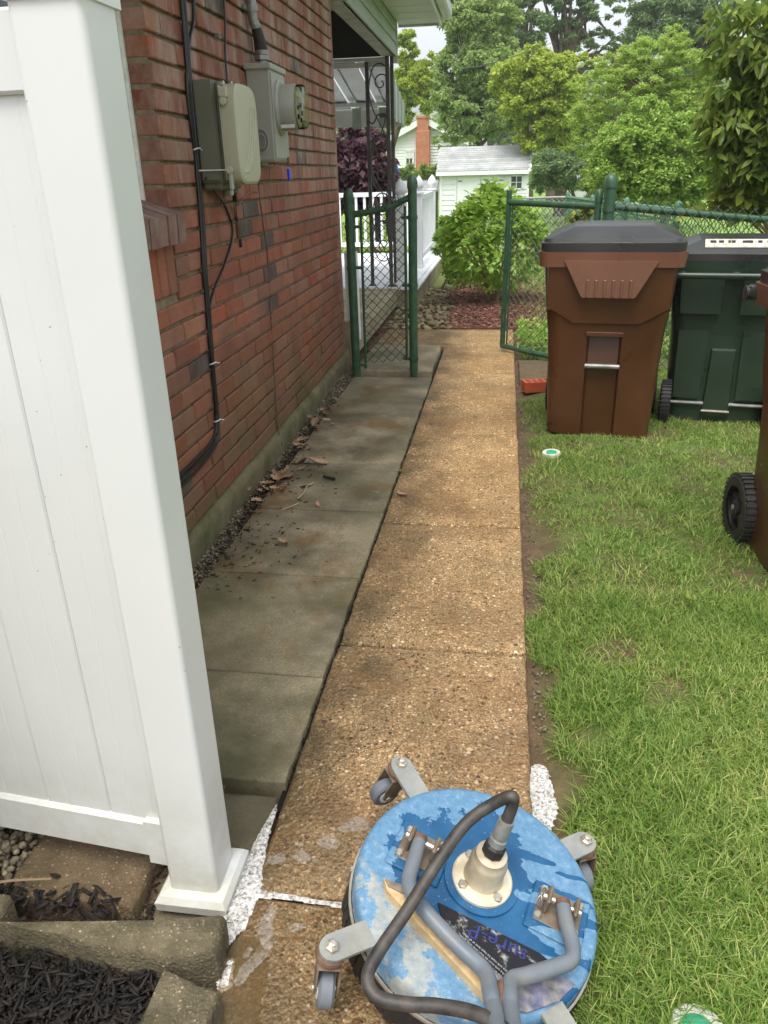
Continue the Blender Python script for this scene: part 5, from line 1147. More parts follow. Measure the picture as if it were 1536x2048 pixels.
foam('white soap foam piled along the gap beside the fence post base', [([(-.462, 1.28, .004, 0), (-.468, 1.20, .012, -.004), (-.466, 1.12, .020, -.004), (-.458, 1.05, .026, 0), (-.462, .98, .024, 0), (-.466, .93, .008, 0)], 5200, .012), ([(-.444, .90, .010, .001), (-.440, .86, .014, .001)], 500, .005)], 1)
foam('line of soap foam along the joint across the near path', [([(-.445, 1.047, .010, 0), (-.38, 1.05, .007, 0), (-.31, 1.045, .006, 0), (-.255, 1.043, .007, 0)], 1500, .006)], 2)
foam('winding ribbon of thin foam on the wet path', [([(-.398, 1.02, .010, 0), (-.402, .98, .014, 0), (-.388, .945, .012, 0), (-.395, .915, .012, .003), (-.412, .885, .012, .004), (-.415, .868, .010, .004)], 1600, .003), ([(-.418, .915, .006, .004), (-.415, .93, .006, .003)], 150, .003), ([(-.428, .795, .005, .004), (-.422, .765, .006, .004)], 200, .003), ([(-.345, .985, .010, .001), (-.33, .99, .006, .001)], 180, .002)], 3, True)
foam('small foam islands on the wet path left of the blue machine', [([(-.375, 1.15, .015, 0), (-.365, 1.145, .013, 0)], 420, .004), ([(-.428, 1.135, .014, 0), (-.415, 1.14, .012, 0)], 320, .004), ([(-.33, 1.195, .018, 0), (-.315, 1.19, .016, 0)], 300, .003), ([(-.30, 1.235, .012, 0), (-.27, 1.25, .022, 0)], 380, .003), ([(-.385, 1.18, .006, 0), (-.383, 1.182, .006, 0)], 60, .003)], 4, True)
foam('white foam patch on the soil between path and lawn', [([(.128, 1.50, .020, -.032), (.130, 1.44, .028, -.032), (.135, 1.38, .030, -.032), (.125, 1.31, .020, -.032), (.12, 1.24, .012, -.032)], 3600, .016)], 5)

# ------------------------------------------------------------------ grass
def blades(g, P, L, Wd, lean):
    N = len(P); a = g.uniform(0, 6.28, N); d = np.stack([np.cos(a), np.sin(a)], -1); s = np.stack([-d[:, 1], d[:, 0]], -1); V = np.zeros((N, 6, 3))
    tw = g.normal(0, .5, N); s = s*np.cos(tw)[:, None]+d*np.sin(tw)[:, None]
    for i, t in enumerate((0, .55, 1.)):
        hor = L*lean*(t**1.8); ver = L*(t-.32*lean*t**2.2); w = Wd*(1, .9, .14)[i]/2
        c = np.stack([P[:, 0]+d[:, 0]*hor, P[:, 1]+d[:, 1]*hor, P[:, 2]+np.maximum(ver, 0.002)], -1)
        V[:, i*2, :] = c; V[:, i*2+1, :] = c; V[:, i*2, :2] += s*w[:, None]; V[:, i*2+1, :2] -= s*w[:, None]
    q = np.array([(0, 1, 3, 2), (2, 3, 5, 4)]); F = (np.arange(N)[:, None, None]*6+q[None]).reshape(-1, 4)
    return V.reshape(-1, 3), F
def patch(x, y, sc, seed):
    return np.sin(x*sc*1.7+seed)*np.cos(y*sc*1.3+seed*2)+.6*np.sin(x*sc*3.9+y*sc*2.7+seed)+.4*np.cos(y*sc*6.1-x*sc*4.3+seed*3)
def grassfield(name, label, N, x0, x1, y0, y1, Lr, Wr, seed, edge=True, bins=True, thin=.0):
    g = np.random.default_rng(seed); x = g.uniform(x0, x1, N); y = g.uniform(y0, y1, N); k = np.ones(N, bool)
    if edge:
        e = .165+.035*np.sin(y*5.1)+.03*np.sin(y*13.7+1)+.02*np.sin(y*31); tuft = g.random(N) < .05*np.clip(1-(e-x)/.05, 0, 1)
        k &= (x > e) | ((x > .118) & tuft)
        pad_ = (y > 5.18) & (y < 5.9) & (x < .78); k &= ~pad_
        k &= ~((y > 4.85) & (y < 5.2) & (x < .42))
    pt = patch(x, y, 3.2, seed); k &= (pt > -1.25) | (g.random(N) < .25); k &= (g.random(N) > thin*(pt < -.2))
    for (cx, cy, r) in ((.272, 3.765, .045), (.362, .888, .040)): k &= (x-cx)**2+(y-cy)**2 > r*r
    if bins:
        for (cx, cy, rr_) in ((.548, 4.29, .26), (1.215, 4.57, .23), (1.205, 2.58, .26)): k &= (np.abs(x-cx) > rr_) | (np.abs(y-cy) > rr_)
    for (cx, cy, r) in ((.16, 1.40, .05), (.26, 1.62, .05), (.23, 2.75, .06)): k &= ((x-cx)**2+(y-cy)**2 > r*r) | (g.random(N) < .15)
    x, y, pt = x[k], y[k], pt[k]; n = len(x); cl = patch(x, y, 9, seed+1)
    L = g.uniform(*Lr, n)*(1+.18*np.clip(pt, -1, 1)); P = np.stack([x, y, ground_z(x, y)-.004], -1)
    V, F = blades(g, P, L, g.uniform(*Wr, n), np.clip(g.normal(.85, .35, n), .1, 1.5))
    return tag(obj_of(name, np_mesh(name, V, F, True), MT['grass']), label, 'grass', kind='stuff')
grassfield('lawn_grass', 'short green lawn beside the path in front of the bins', 150000, .10, 1.75, .45, 2.35, (.016, .050), (.0015, .0030), 21)
grassfield('lawn_grass', 'green lawn round the feet of the bins', 100000, .10, 2.3, 2.35, 5.6, (.016, .042), (.002, .0036), 22, thin=.3)
grassfield('lawn_grass', 'bright green lawn beyond the gate and fence', 42000, .18, 4.5, 5.9, 14, (.04, .10), (.006, .012), 23, bins=False, edge=False)
grassfield('lawn_grass', 'sunlit lawn behind the porch railing and round the shed', 26000, -6, 4, 12.4, 24, (.05, .12), (.014, .026), 24, bins=False, edge=False)
# leafy ground cover behind the open gate and one green blade in the mulch bed
g = np.random.default_rng(5)
def leafcloud(P, U, Nn, L, Wd, fold=.12):
    """leaf = 6 verts, folded along the midrib: base, left, right, tip, mid points"""
    N = len(P); S = np.cross(Nn, U); S /= np.linalg.norm(S, axis=1)[:, None]+1e-9; Nn = np.cross(U, S)
    pts = []
    for t, w, h in ((0, 0, 0), (.32, 1, fold), (.32, -1, fold), (.45, 0, 0), (.72, .72, fold*.8), (.72, -.72, fold*.8), (1, 0, -.10)):
        pts.append(P+U*(L*t)[:, None]+S*(Wd*w/2)[:, None]+Nn*(L*h*.5*(1 if w else 0)+(L*(-.12)*(t**2)))[:, None])
    V = np.stack(pts, 1).reshape(-1, 3)
    q = np.array([(0, 1, 3, 2), (3, 1, 4, 6), (2, 3, 6, 5)]); F = (np.arange(N)[:, None, None]*7+q[None]).reshape(-1, 4)
    return V, F
def simpleleaf(P, U, Nn, L, Wd):
    N = len(P); S = np.cross(Nn, U); S /= np.linalg.norm(S, axis=1)[:, None]+1e-9; Nn = np.cross(U, S)
    V = np.stack([P, P+U*(L*.42)[:, None]+S*(Wd/2)[:, None]-Nn*(L*.06)[:, None], P+U*L[:, None]-Nn*(L*.15)[:, None], P+U*(L*.42)[:, None]-S*(Wd/2)[:, None]-Nn*(L*.06)[:, None]], 1).reshape(-1, 3)
    F = (np.arange(N)[:, None]*4+np.array([0, 1, 2, 3])[None]); return V, F
def rand_unit(g, N): v = g.normal(0, 1, (N, 3)); return v/np.linalg.norm(v, axis=1)[:, None]
def mkleaf(name, m, P, L, aspect, seed, parent, droop=.3, up=.8, out=None, simple=False):
    g = np.random.default_rng(seed); N = len(P); U = rand_unit(g, N); U[:, 2] = U[:, 2]*.5-droop
    if out is not None: U += out
    U /= np.linalg.norm(U, axis=1)[:, None]; Nn = rand_unit(g, N)*.7; Nn[:, 2] += up
    Wd = L*aspect; V, F = (simpleleaf if simple else leafcloud)(P, U, Nn, L, Wd); V = V-np.array(parent.location)[None]
    return obj_of(name, np_mesh(name, V, F, True), m, parent)
gc = thing('ground_cover', 'low leafy ground cover patch growing behind the open gate', 'plant', (.35, 6.7, 0))
N = 900; P = np.stack([g.uniform(.14, .85, N), g.uniform(6.05, 7.15, N), g.uniform(.01, .09, N)], -1); mkleaf('foliage', MT['l_hyd'], P, g.uniform(.03, .06, N), .6, 3, gc, -.1, 1.0)
sp = thing('sprout', 'green leaf blade sprouting from the black mulch at the left edge', 'plant', (-.93, .80, 0))
P = np.array([(-.86, .76, .02), (-.88, .77, .01), (-.72, .64, .01)]); mkleaf('leaf', MT['l_bush'], P, np.array([.07, .06, .09]), .22, 4, sp, -.5, .6)

# ------------------------------------------------------------------ shrubs and trees
def at(px, py, Y):
    """point at distance Y along the path direction seen at that spot of the picture"""
    r = _X*0; d = Vector((px-768., -(py-1024.), 1550.)); w = Vector((d.dot(_X), d.dot(_Y), d.dot(_Z))); return Vector((0, 0, CAM_H))+w*(Y/w.y)
PX = .00060
def clumps(g, blobs, Y, depth, per, cr):
    """clump centres inside the blobs, biased to the outer shell"""
    Cn = []; Rn = []
    for (px, py, rx, ry) in blobs:
        c = np.array(at(px, py, Y)); rx_, ry_ = rx*PX*Y, ry*PX*Y; n = max(5, int(per*(rx*ry)/2500))
        v = rand_unit(g, n)*(g.uniform(.25, 1, n)**.45)[:, None]; dp = min(depth, (rx_+ry_)*.5*1.1)
        Cn.append(c+v*np.array([rx_, dp, ry_])); Rn.append(np.full(n, cr*min(rx_, ry_)))
    return np.concatenate(Cn), np.concatenate(Rn)
def tree(name, label, blobs, Y, base, leaf, nleaf, m, seed, depth=3., per=40, cr=.30, aspect=.5, droop=.25, flat=.75, trunk_r=.15, bark='bark', cat='tree', group=None, limbs=14, up=.7, layered=False):
    g = np.random.default_rng(seed); t = thing(name, label, cat, base, group=group); Cn, Rn = clumps(g, blobs, Y, depth, per, cr)
    w = Rn**2; w /= w.sum(); pick = g.choice(len(Cn), nleaf, p=w); off = rand_unit(g, nleaf)*(g.uniform(0, 1, nleaf)**.5)[:, None]*Rn[pick][:, None]; off[:, 2] *= flat
    P = Cn[pick]+off; P[:, 2] = np.maximum(P[:, 2], .05)
    mkleaf('crown', m, P, g.uniform(leaf*.65, leaf*1.3, nleaf), aspect, seed+1, t, droop, up, out=off/(Rn[pick][:, None]+1e-6)*.5, simple=Y > 12)
    ctr = Cn.mean(0); b = MB(); zb = Vector(base); zt = Vector((float(ctr[0]), float(ctr[1]), float(ctr[2]))); H = zt.z-zb.z
    mid = Vector((zb.x+(zt.x-zb.x)*.35+g.normal(0, .05)*H, zb.y+(zt.y-zb.y)*.35, zb.z+H*.5)); tp = smoothpath([zb, mid, zt], 6); b.tube(tp, [trunk_r*(1-.6*i/(len(tp)-1)) for i in range(len(tp))], 9)
    sel = g.choice(len(Cn), min(limbs, len(Cn)), replace=False)
    for j in sel:
        c = Vector([float(q) for q in Cn[j]]); s = tp[int(g.integers(len(tp)//2, len(tp)))] if c.z > mid.z else tp[int(g.integers(2, len(tp)//2+2))]
        k = s.lerp(c, .5)+Vector((0, 0, (c-s).length*.08)); pp = smoothpath([s, k, c], 4); b.tube(pp, [trunk_r*.32*(1-.8*i/(len(pp)-1)) for i in range(len(pp))], 5)
    b.build('trunk', MT[bark], t, True, world=True); return t
# the leafy shrub in the red mulch
hy = thing('leafy_shrub', 'bright green broad leaved shrub standing in the red mulch', 'shrub', (-.10, 8.45, .02))
g = np.random.default_rng(31); N = 2600; v = rand_unit(g, N); v[:, 2] = np.abs(v[:, 2])*np.where(g.random(N) < .78, 1, -1); rr_ = g.uniform(.55, 1, N)**.6
P = np.array([-.13, 8.45, .62])+v*rr_[:, None]*np.array([.53, .50, .46]); P[:, 2] += .10*np.sin(P[:, 0]*9)*np.cos(P[:, 1]*7)+.0; P[:, 2] = np.maximum(P[:, 2], .20)
mkleaf('foliage', MT['l_hyd'], P, g.uniform(.05, .115, N), .55, 32, hy, .05, 1.0, out=v*.8)
Q = []; 
for k in range(60):
    a = g.uniform(0, 6.28); r = g.uniform(0, .50); q = np.array([-.12+r*math.cos(a), 8.45+r*math.sin(a), .62+.50*math.sqrt(max(.05, 1-(r/.53)**2))+g.uniform(-.04, .10)])
    for j in range(7): Q.append(q+g.normal(0, .02, 3)-np.array([0, 0, .02*j]))
Q = np.array(Q); tag(mkleaf('shoot_tip', MT['l_hyd'], Q, g.uniform(.055, .095, len(Q)), .5, 33, hy, -.35, .9), kind='stuff')
b = MB()
for k in range(9):
    a = g.uniform(0, 6.28); r = g.uniform(.2, .45); b.tube(smoothpath([(-.10+.035*math.cos(a), 8.43+.035*math.sin(a), -.01), (-.10+.09*math.cos(a), 8.43+.09*math.sin(a), .25), (-.12+r*math.cos(a), 8.45+r*math.sin(a), .75)], 4), [.022, .008], 6)
b.build('stem', MT['barkpale'], hy, True, world=True)
tree('small_shrub', 'fine leaved green shrub beside the porch skirt behind the stones', [(893, 500, 22, 40), (905, 540, 20, 25), (886, 455, 14, 20)], 9.6, (-.72, 9.6, 0), .045, 2600, MT['l_bush'], 41, .35, 30, .4, .5, .1, .9, .012, 'barkpale', 'shrub', limbs=12)
tree('purple_shrub', 'purple leaved weeping shrub behind the porch railing', [(700, 300, 32, 45), (735, 285, 32, 32), (735, 345, 45, 50), (765, 325, 26, 38), (775, 365, 22, 35), (700, 385, 45, 35), (745, 395, 40, 28), (660, 340, 40, 60)], 13.2, (-2.4, 13.3, 0), .12, 7000, MT['l_purple'], 51, .8, 40, .34, .75, .55, .9, .05, 'bark', 'shrub', limbs=20)
tree('hedge', 'yellow green hedge below the far white house', [(800, 352, 30, 14), (835, 346, 30, 14), (868, 352, 24, 16), (770, 356, 30, 14)], 30, (-4.5, 30, 0), .10, 12000, MT['l_hedge'], 61, 1., 60, .5, .45, -.1, .9, .05, 'bark', 'hedge', limbs=6)
tree('drooping_tree', 'large mid green tree with drooping leaves over the far house roof', [(935, 45, 52, 50), (990, 25, 50, 40), (915, 140, 42, 45), (975, 130, 65, 60), (908, 205, 44, 36), (960, 225, 70, 50), (945, 262, 40, 22), (900, 268, 34, 26), (1020, 200, 40, 50), (885, 180, 28, 35)], 27, (-1.0, 28, 0), .115, 95000, MT['l_mid'], 71, 3.5, 90, .21, .42, .6, .7, .22, limbs=30)
tree('yellow_green_tree', 'yellow green leafy tree in the centre behind the white shed', [(1060, 125, 48, 30), (1020, 150, 40, 36), (1100, 165, 62, 46), (1060, 205, 60, 44), (1120, 225, 46, 50), (1075, 265, 44, 34), (1135, 290, 26, 40), (1150, 130, 30, 26)], 24.5, (1.6, 25.2, 0), .11, 74000, MT['l_bright'], 81, 3., 90, .22, .46, .35, .7, .20, limbs=26)
tree('sunlit_tree', 'bright yellow green tree seen under the pale house eave', [(812, 100, 22, 34), (826, 160, 34, 36), (848, 192, 34, 30), (806, 215, 18, 40), (870, 130, 16, 22)], 33, (-5.2, 34, 0), .12, 44000, MT['l_bright'], 91, 3., 100, .24, .5, .2, .8, .18, limbs=16)
tree('tall_dark_tree', 'tall dark tree with bare trunk above the yellow green tree', [(1010, 10, 45, 30), (960, -30, 60, 40), (1060, 60, 46, 36), (1060, -40, 60, 36), (1005, 70, 36, 30)], 36, (.75, 36, 0), .13, 30000, MT['l_dark'], 101, 3.5, 60, .22, .42, .4, .6, .42, limbs=22, group='tall dark trees behind the gardens')
tree('tall_dark_tree', 'tall dark tree with sparse crown letting the sky show through', [(1130, 20, 46, 34), (1165, 75, 40, 26), (1200, 10, 50, 30), (1120, -50, 60, 36), (1245, 70, 34, 24), (1215, 110, 36, 22)], 37, (2.1, 37, 0), .125, 25000, MT['l_dark'], 111, 3.5, 56, .22, .42, .4, .6, .40, limbs=24, group='tall dark trees behind the gardens')
tree('tall_dark_tree', 'dense dark tree rising at top right behind the broad leaves', [(1345, 35, 70, 52), (1290, 60, 40, 44), (1400, 80, 60, 60), (1300, -20, 70, 40), (1420, 0, 70, 50)], 35, (8.6, 35, 0), .13, 50000, MT['l_dark'], 121, 3.5, 80, .24, .45, .35, .7, .4, limbs=18, group='tall dark trees behind the gardens')
tree('feathery_tree', 'feathery light green tree with pale spreading branches at right', [(1310, 105, 70, 26), (1245, 130, 60, 24), (1370, 140, 66, 30), (1200, 165, 56, 22), (1290, 165, 80, 26), (1360, 200, 70, 34), (1235, 205, 60, 22), (1180, 235, 44, 30), (1190, 285, 46, 30), (1330, 75, 40, 18), (1395, 260, 40, 60)], 19, (3.6, 19.6, 0), .06, 85000, MT['l_feather'], 131, 2.4, 120, .30, .42, .15, .45, .11, 'barkpale', limbs=46)
tree('round_bush', 'big bright green rounded bush behind the right hand fence', [(1290, 235, 44, 36), (1265, 290, 70, 50), (1345, 290, 70, 52), (1230, 345, 56, 44), (1310, 350, 80, 46), (1390, 340, 52, 50), (1300, 395, 90, 24), (1375, 390, 50, 30)], 13, (2.5, 13.2, 0), .058, 62000, MT['l_bush'], 141, 1.3, 110, .24, .55, .2, .8, .06, 'barkpale', 'bush', limbs=30)
tree('dark_bush', 'low dark bush behind the far fence beside the shed', [(1105, 335, 40, 32), (1145, 350, 36, 24), (1085, 370, 26, 18), (1160, 320, 22, 24)], 21, (1.7, 21.4, 0), .085, 17000, MT['l_dark'], 151, 1.2, 60, .4, .5, .2, .8, .05, 'bark', 'bush', limbs=12)
tree('pale_bush', 'pale yellow green bush between the dark bush and the tall green post', [(1185, 345, 24, 34), (1195, 310, 22, 24), (1200, 385, 26, 22)], 17, (2.0, 17.3, 0), .06, 10000, MT['l_hedge'], 161, .8, 60, .4, .3, .1, .8, .03, 'barkpale', 'bush', limbs=10)
tree('broad_leaf_tree', 'near tree with broad hanging leaves filling the upper right corner', [(1500, 40, 70, 40), (1470, 110, 46, 40), (1540, 130, 50, 60), (1455, 190, 44, 30), (1500, 200, 60, 40), (1475, 260, 58, 44), (1545, 260, 60, 60), (1480, 320, 50, 40), (1550, 340, 60, 50), (1440, 240, 36, 34), (1600, 150, 80, 120), (1445, 20, 26, 20)], 6.3, (3.4, 6.6, 0), .115, 7000, MT['l_near'], 171, .6, 60, .34, .33, .7, .9, .06, 'bark', limbs=30)
tree('yellow_leaf_shrub', 'yellow green broad leaved shrub just over the right hand fence', [(1490, 400, 46, 30), (1535, 380, 40, 36), (1440, 410, 30, 18), (1400, 420, 24, 12)], 6.4, (2.4, 6.5, 0), .10, 1100, MT['l_yellow'], 181, .35, 40, .5, .5, .3, .8, .03, 'barkpale', 'shrub', limbs=14)
g = np.random.default_rng(77)
fw = [(px, (305 if px < 930 else 225)+g.uniform(-50, 40), 60, 60 if px < 930 else 95) for px in range(560, 1700, 60)]
t_ = tree('far_wood', 'far wood closing the view behind the gardens', fw, 62, (4, 62, 0), .40, 62000, MT['l_mid'], 191, 4., 26, .36, .5, .2, .8, .3, limbs=10); t_['kind'] = 'stuff'
# vines and small plants at the far fence foot
tree('fence_vine', 'bright leaves climbing the far fence behind the gate', [(1155, 440, 20, 14), (1130, 470, 16, 12), (1170, 425, 14, 12)], 9.8, (1.3, 9.8, 0), .07, 420, MT['l_yellow'], 201, .3, 30, .5, .6, .1, .9, .01, 'barkpale', 'plant', limbs=6)

# ------------------------------------------------------------------ garden shed
SY = 24.0; sh = thing('garden_shed', 'small white clapboard garden shed with grey shingle roof', 'shed', (-.63, SY, 0))
sx0, sx1 = -1.88, .62
b = MB(); b.box((sx0+.02, SY+.02, -.05), (sx1-.02, SY+2.2, 1.25)); b.build('wall', MT['shedwhite'], sh, world=True)
for k in range(9):
    z = k*.138; 
    for (a, c) in ((sx0+.06, -1.42), (-.02, sx1-.06)):
        b = MB(); b.add([Vector(p) for p in ((a, SY+.015, z), (c, SY+.015, z), (c, SY-.012, z), (a, SY-.012, z), (a, SY+.012, z+.137), (c, SY+.012, z+.137), (c, SY+.004, z+.137), (a, SY+.004, z+.137))], [(0, 1, 2, 3), (7, 6, 5, 4), (3, 2, 6, 7), (1, 0, 4, 5), (0, 3, 7, 4), (2, 1, 5, 6)]); b.build('clapboard', MT['shedwhite'], sh, world=True)
for (a, c) in ((sx0-.01, sx0+.07), (sx1-.07, sx1+.01), (-1.45, -1.40), (-.06, -.01)):
    b = MB(); b.box((a, SY-.03, -.02), (c, SY+.03, 1.25)); b.build('trim', MT['shedwhite'], sh, world=True)
for (a, c) in ((-1.39, -.735), (-.715, -.07)):
    b = MB(); b.box((a, SY-.022, .04), (c, SY+.02, 1.18), .006); d_ = b.build('door', MT['shedwhite'], sh, world=True)
    b = MB(); b.box((a+.02 if a < -1 else c-.14, SY-.034, 1.03), (a+.14 if a < -1 else c-.02, SY-.024, 1.05)); b.v = [tuple(Vector(v)-Vector(sh.location)) for v in b.v]; b.build('hinge', MT['iron'], d_)
b = MB(); b.box((.12, SY-.02, .82), (.43, SY-.01, 1.14)); w_ = b.build('window', MT['glassdark'], sh, world=True)
b = MB()
for (a, c, d, e) in ((.10, .13, .80, 1.16), (.42, .45, .80, 1.16), (.10, .45, 1.13, 1.17), (.10, .45, .79, .82), (.265, .285, .82, 1.13), (.13, .42, .97, .985)): b.box((a, SY-.035, d), (c, SY-.021, e))
b.v = [tuple(Vector(v)-Vector(sh.location)) for v in b.v]; b.build('frame', MT['shedwhite'], w_)
for a in (.0, .46):
    b = MB(); b.box((a, SY-.03, .80), (a+.09, SY-.016, 1.15)); b.build('shutter', MT['shedwhite'], sh, world=True)
b = MB(); b.box((sx0-.10, SY-.17, 1.19), (sx1+.06, SY-.13, 1.30)); b.build('fascia', MT['shedwhite'], sh, world=True)
for k in range(12):
    t0, t1 = k/12, (k+1.25)/12; y0 = SY-.17+1.1*t0; y1 = SY-.17+1.1*t1; z0 = 1.30+.64*t0; z1 = 1.30+.64*t1; b = MB(); nsh = 26
    ofs = (k % 2)*.05
    for j in range(nsh):
        a = sx0-.08+j*.1+ofs-.05; c = a+.096
        a = max(a, sx0-.10+.022*k*.0); c = min(c, sx1+.08)
        if c-a > .02: b.add([Vector(p) for p in ((a, y0, z0+.012), (c, y0, z0+.012), (c, y1, z1), (a, y1, z1), (a, y0, z0-.004), (c, y0, z0-.004))], [(0, 1, 2, 3), (4, 5, 1, 0)])
    b.build('shingle_row', MT['shingle'], sh, world=True)
b = MB(); b.add([Vector(p) for p in ((sx0-.08, SY-.15, 1.28), (sx1+.06, SY-.15, 1.28), (sx1+.06, SY+.93, 1.92), (sx0-.08, SY+.93, 1.92), (sx1+.06, SY+2.2, 1.28), (sx0-.08, SY+2.2, 1.28))], [(0, 1, 2, 3), (3, 2, 4, 5), (0, 3, 5), (1, 4, 2)]); b.build('roof_deck', MT['shedwhite'], sh, world=True)

# ------------------------------------------------------------------ far white house with brick chimney
HY = 42.; fh = thing('white_house', 'far white clapboard house with orange brick chimney and grey roof', 'house', (-4, HY, 0))
def hpt(px, py): return at(px, py, HY)
gz = hpt(845, 245).z; el = hpt(770, 292)
apex = Vector((hpt(847, 0).x, HY, hpt(847, 246).z)); lx = el.x-1.2; lz = el.z-.45; rx = apex.x+(apex.x-lx); 
b = MB(); pl = [(lx, -.2), (rx, -.2), (rx, lz), (apex.x, apex.z), (lx, lz)]; b.add([Vector((x, HY, z)) for x, z in pl]+[Vector((x, HY+9, z)) for x, z in pl], [(0, 1, 2, 3, 4), (9, 8, 7, 6, 5)]+[(i, 5+i, 5+(i+1) % 5, (i+1) % 5) for i in range(5)]); b.build('wall', MT['shedwhite'], fh, world=True)
k = 0; z = hpt(800, 336).z
while z < apex.z-.1:
    f = max(0, min(1, (z-lz)/(apex.z-lz))); x0 = lx+(apex.x-lx)*f; x1 = rx-(rx-apex.x)*f
    b = MB(); b.add([Vector(p) for p in ((x0, HY-.05, z), (x1, HY-.05, z), (x1, HY-.012, z+.13), (x0, HY-.012, z+.13), (x0, HY, z), (x1, HY, z))], [(0, 1, 2, 3), (4, 5, 1, 0)]); b.build('clapboard', MT['shedwhite'], fh, world=True); z += .135
b = MB(); b.box((lx, HY-.03, -.2), (rx, HY-.002, hpt(800, 336).z)); b.build('foundation', MT['grime'], fh, world=True)
for s in (0, 1):
    a = Vector((lx-.4, HY-.35, lz-.16)) if s == 0 else Vector((rx+.4, HY-.35, lz-.16)); c = Vector((apex.x, HY-.35, apex.z+.10)); b = MB()
    P = [a, c, c+Vector((0, 10, 0)), a+Vector((0, 10, 0))]; b.add(P+[p+Vector((0, 0, .14)) for p in P], [(0, 1, 2, 3), (7, 6, 5, 4), (0, 4, 5, 1), (1, 5, 6, 2), (2, 6, 7, 3), (3, 7, 4, 0)]); b.build('roof', MT['houseroof'], fh, world=True)
    b = MB(); P = [a+Vector((0, -.03, -.12)), c+Vector((0, -.03, -.12)), c+Vector((0, -.03, .16)), a+Vector((0, -.03, .16))]; b.add(P+[p+Vector((0, .025, 0)) for p in P], [(0, 1, 2, 3), (7, 6, 5, 4), (0, 4, 5, 1), (2, 6, 7, 3)]); b.build('rake_board', MT['shedwhite'], fh, world=True)
ca, cb = hpt(834, 340), hpt(861, 232)
b = MB(); b.box((ca.x, HY-.55, -.2), (cb.x, HY-.06, hpt(850, 262).z), .02); b.box((ca.x+.08, HY-.50, hpt(850, 262).z), (cb.x-.06, HY-.08, cb.z-.12)); b.box((ca.x+.03, HY-.54, cb.z-.12), (cb.x-.02, HY-.05, cb.z), .02); b.build('chimney', MT['chimney'], fh, world=True)
wa, wb = hpt(812, 329), hpt(826, 302)
b = MB(); b.box((wa.x, HY-.07, wa.z), (wb.x, HY-.055, wb.z)); w_ = b.build('window', MT['glassdark'], fh, world=True)
b = MB(); mx_ = (wa.x+wb.x)/2; mz_ = (wa.z+wb.z)/2
for (a, c, d, e) in ((wa.x-.06, wa.x+.03, wa.z-.05, wb.z+.05), (wb.x-.03, wb.x+.06, wa.z-.05, wb.z+.05), (wa.x, wb.x, wb.z-.03, wb.z+.06), (wa.x, wb.x, wa.z-.06, wa.z+.03), (wa.x, wb.x, mz_-.03, mz_+.03), (mx_-.015, mx_+.015, wa.z, wb.z)): b.box((a, HY-.10, d), (c, HY-.071, e))
b.v = [tuple(Vector(v)-Vector(fh.location)) for v in b.v]; b.build('frame', MT['shedwhite'], w_)
b = MB(); b.box((wa.x+.03, HY-.0705, mz_), (wb.x-.03, HY-.0702, wb.z-.03)); b.v = [tuple(Vector(v)-Vector(fh.location)) for v in b.v]; b.build('blind', MT['soffit'], w_)
# side wing roof to the right of the chimney
a, c = hpt(866, 268), hpt(965, 268); b = MB(); b.box((cb.x+.02, HY+.6, -.2), (c.x, HY+6, hpt(900, 290).z)); b.build('wing_wall', MT['shedwhite'], fh, world=True)
r0, r1, r2, r3 = hpt(862, 300), hpt(975, 300), hpt(968, 250), hpt(892, 250); b = MB(); b.add([Vector((r0.x, HY+.3, r0.z)), Vector((r1.x, HY+.3, r1.z)), Vector((r2.x, HY+3.5, r2.z+.3)), Vector((r3.x, HY+3.5, r3.z+.3)), Vector((r0.x, HY+.3, r0.z-.2)), Vector((r1.x, HY+.3, r1.z-.2))], [(0, 1, 2, 3), (4, 5, 1, 0)]); b.build('wing_roof', MT['houseroof'], fh, world=True)
# low grey roofed box between hedge and railing, dark bin on the far lawn, neighbour's gable
lb = thing('low_garden_box', 'low grey roofed garden box behind the porch railing', 'garden box', at(835, 400, 18.5)*1.0)
p0, p1 = at(806, 398, 18.5), at(868, 372, 18.5); b = MB(); b.box((p0.x-.4, 18.5, -.02), (p1.x, 19.6, p0.z+.12)); b.build('box', MT['darkboard'], lb, world=True)
b = MB(); b.add([Vector((p0.x-.5, 18.35, p0.z+.12)), Vector((p1.x+.06, 18.35, p0.z+.12)), Vector((p1.x+.02, 19.6, p1.z+.06)), Vector((p0.x-.4, 19.6, p1.z+.06))]+[Vector((p0.x-.5, 18.35, p0.z+.17)), Vector((p1.x+.06, 18.35, p0.z+.17)), Vector((p1.x+.02, 19.6, p1.z+.11)), Vector((p0.x-.4, 19.6, p1.z+.11))], [(3, 2, 1, 0), (4, 5, 6, 7), (0, 1, 5, 4), (1, 2, 6, 5), (2, 3, 7, 6), (3, 0, 4, 7)]); b.build('roof', MT['houseroof'], lb, world=True)
db = thing('far_bin', 'small dark bin standing on the far lawn by the fence', 'bin', at(1088, 458, 12.5)); q = Vector(db.location)
b = MB(); b.loft([[Vector((q.x+sx*w, q.y+sy*w*.8, z)) for sx, sy in ((-1, -1), (1, -1), (1, 1), (-1, 1))] for w, z in ((.10, -.01), (.14, .34), (.15, .345), (.15, .38))]); b.build('body', MT['binblack'], db, world=True)
b = MB(); b.box((q.x-.17, q.y-.14, .381), (q.x+.17, q.y+.14, .405), .01); b.build('lid', MT['zip'], db, world=True)
nb_ = thing('neighbour_gable', 'pale gable of a neighbouring house glimpsed behind the bushes', 'house', at(1180, 340, 40)); q = at(1180, 330, 40)
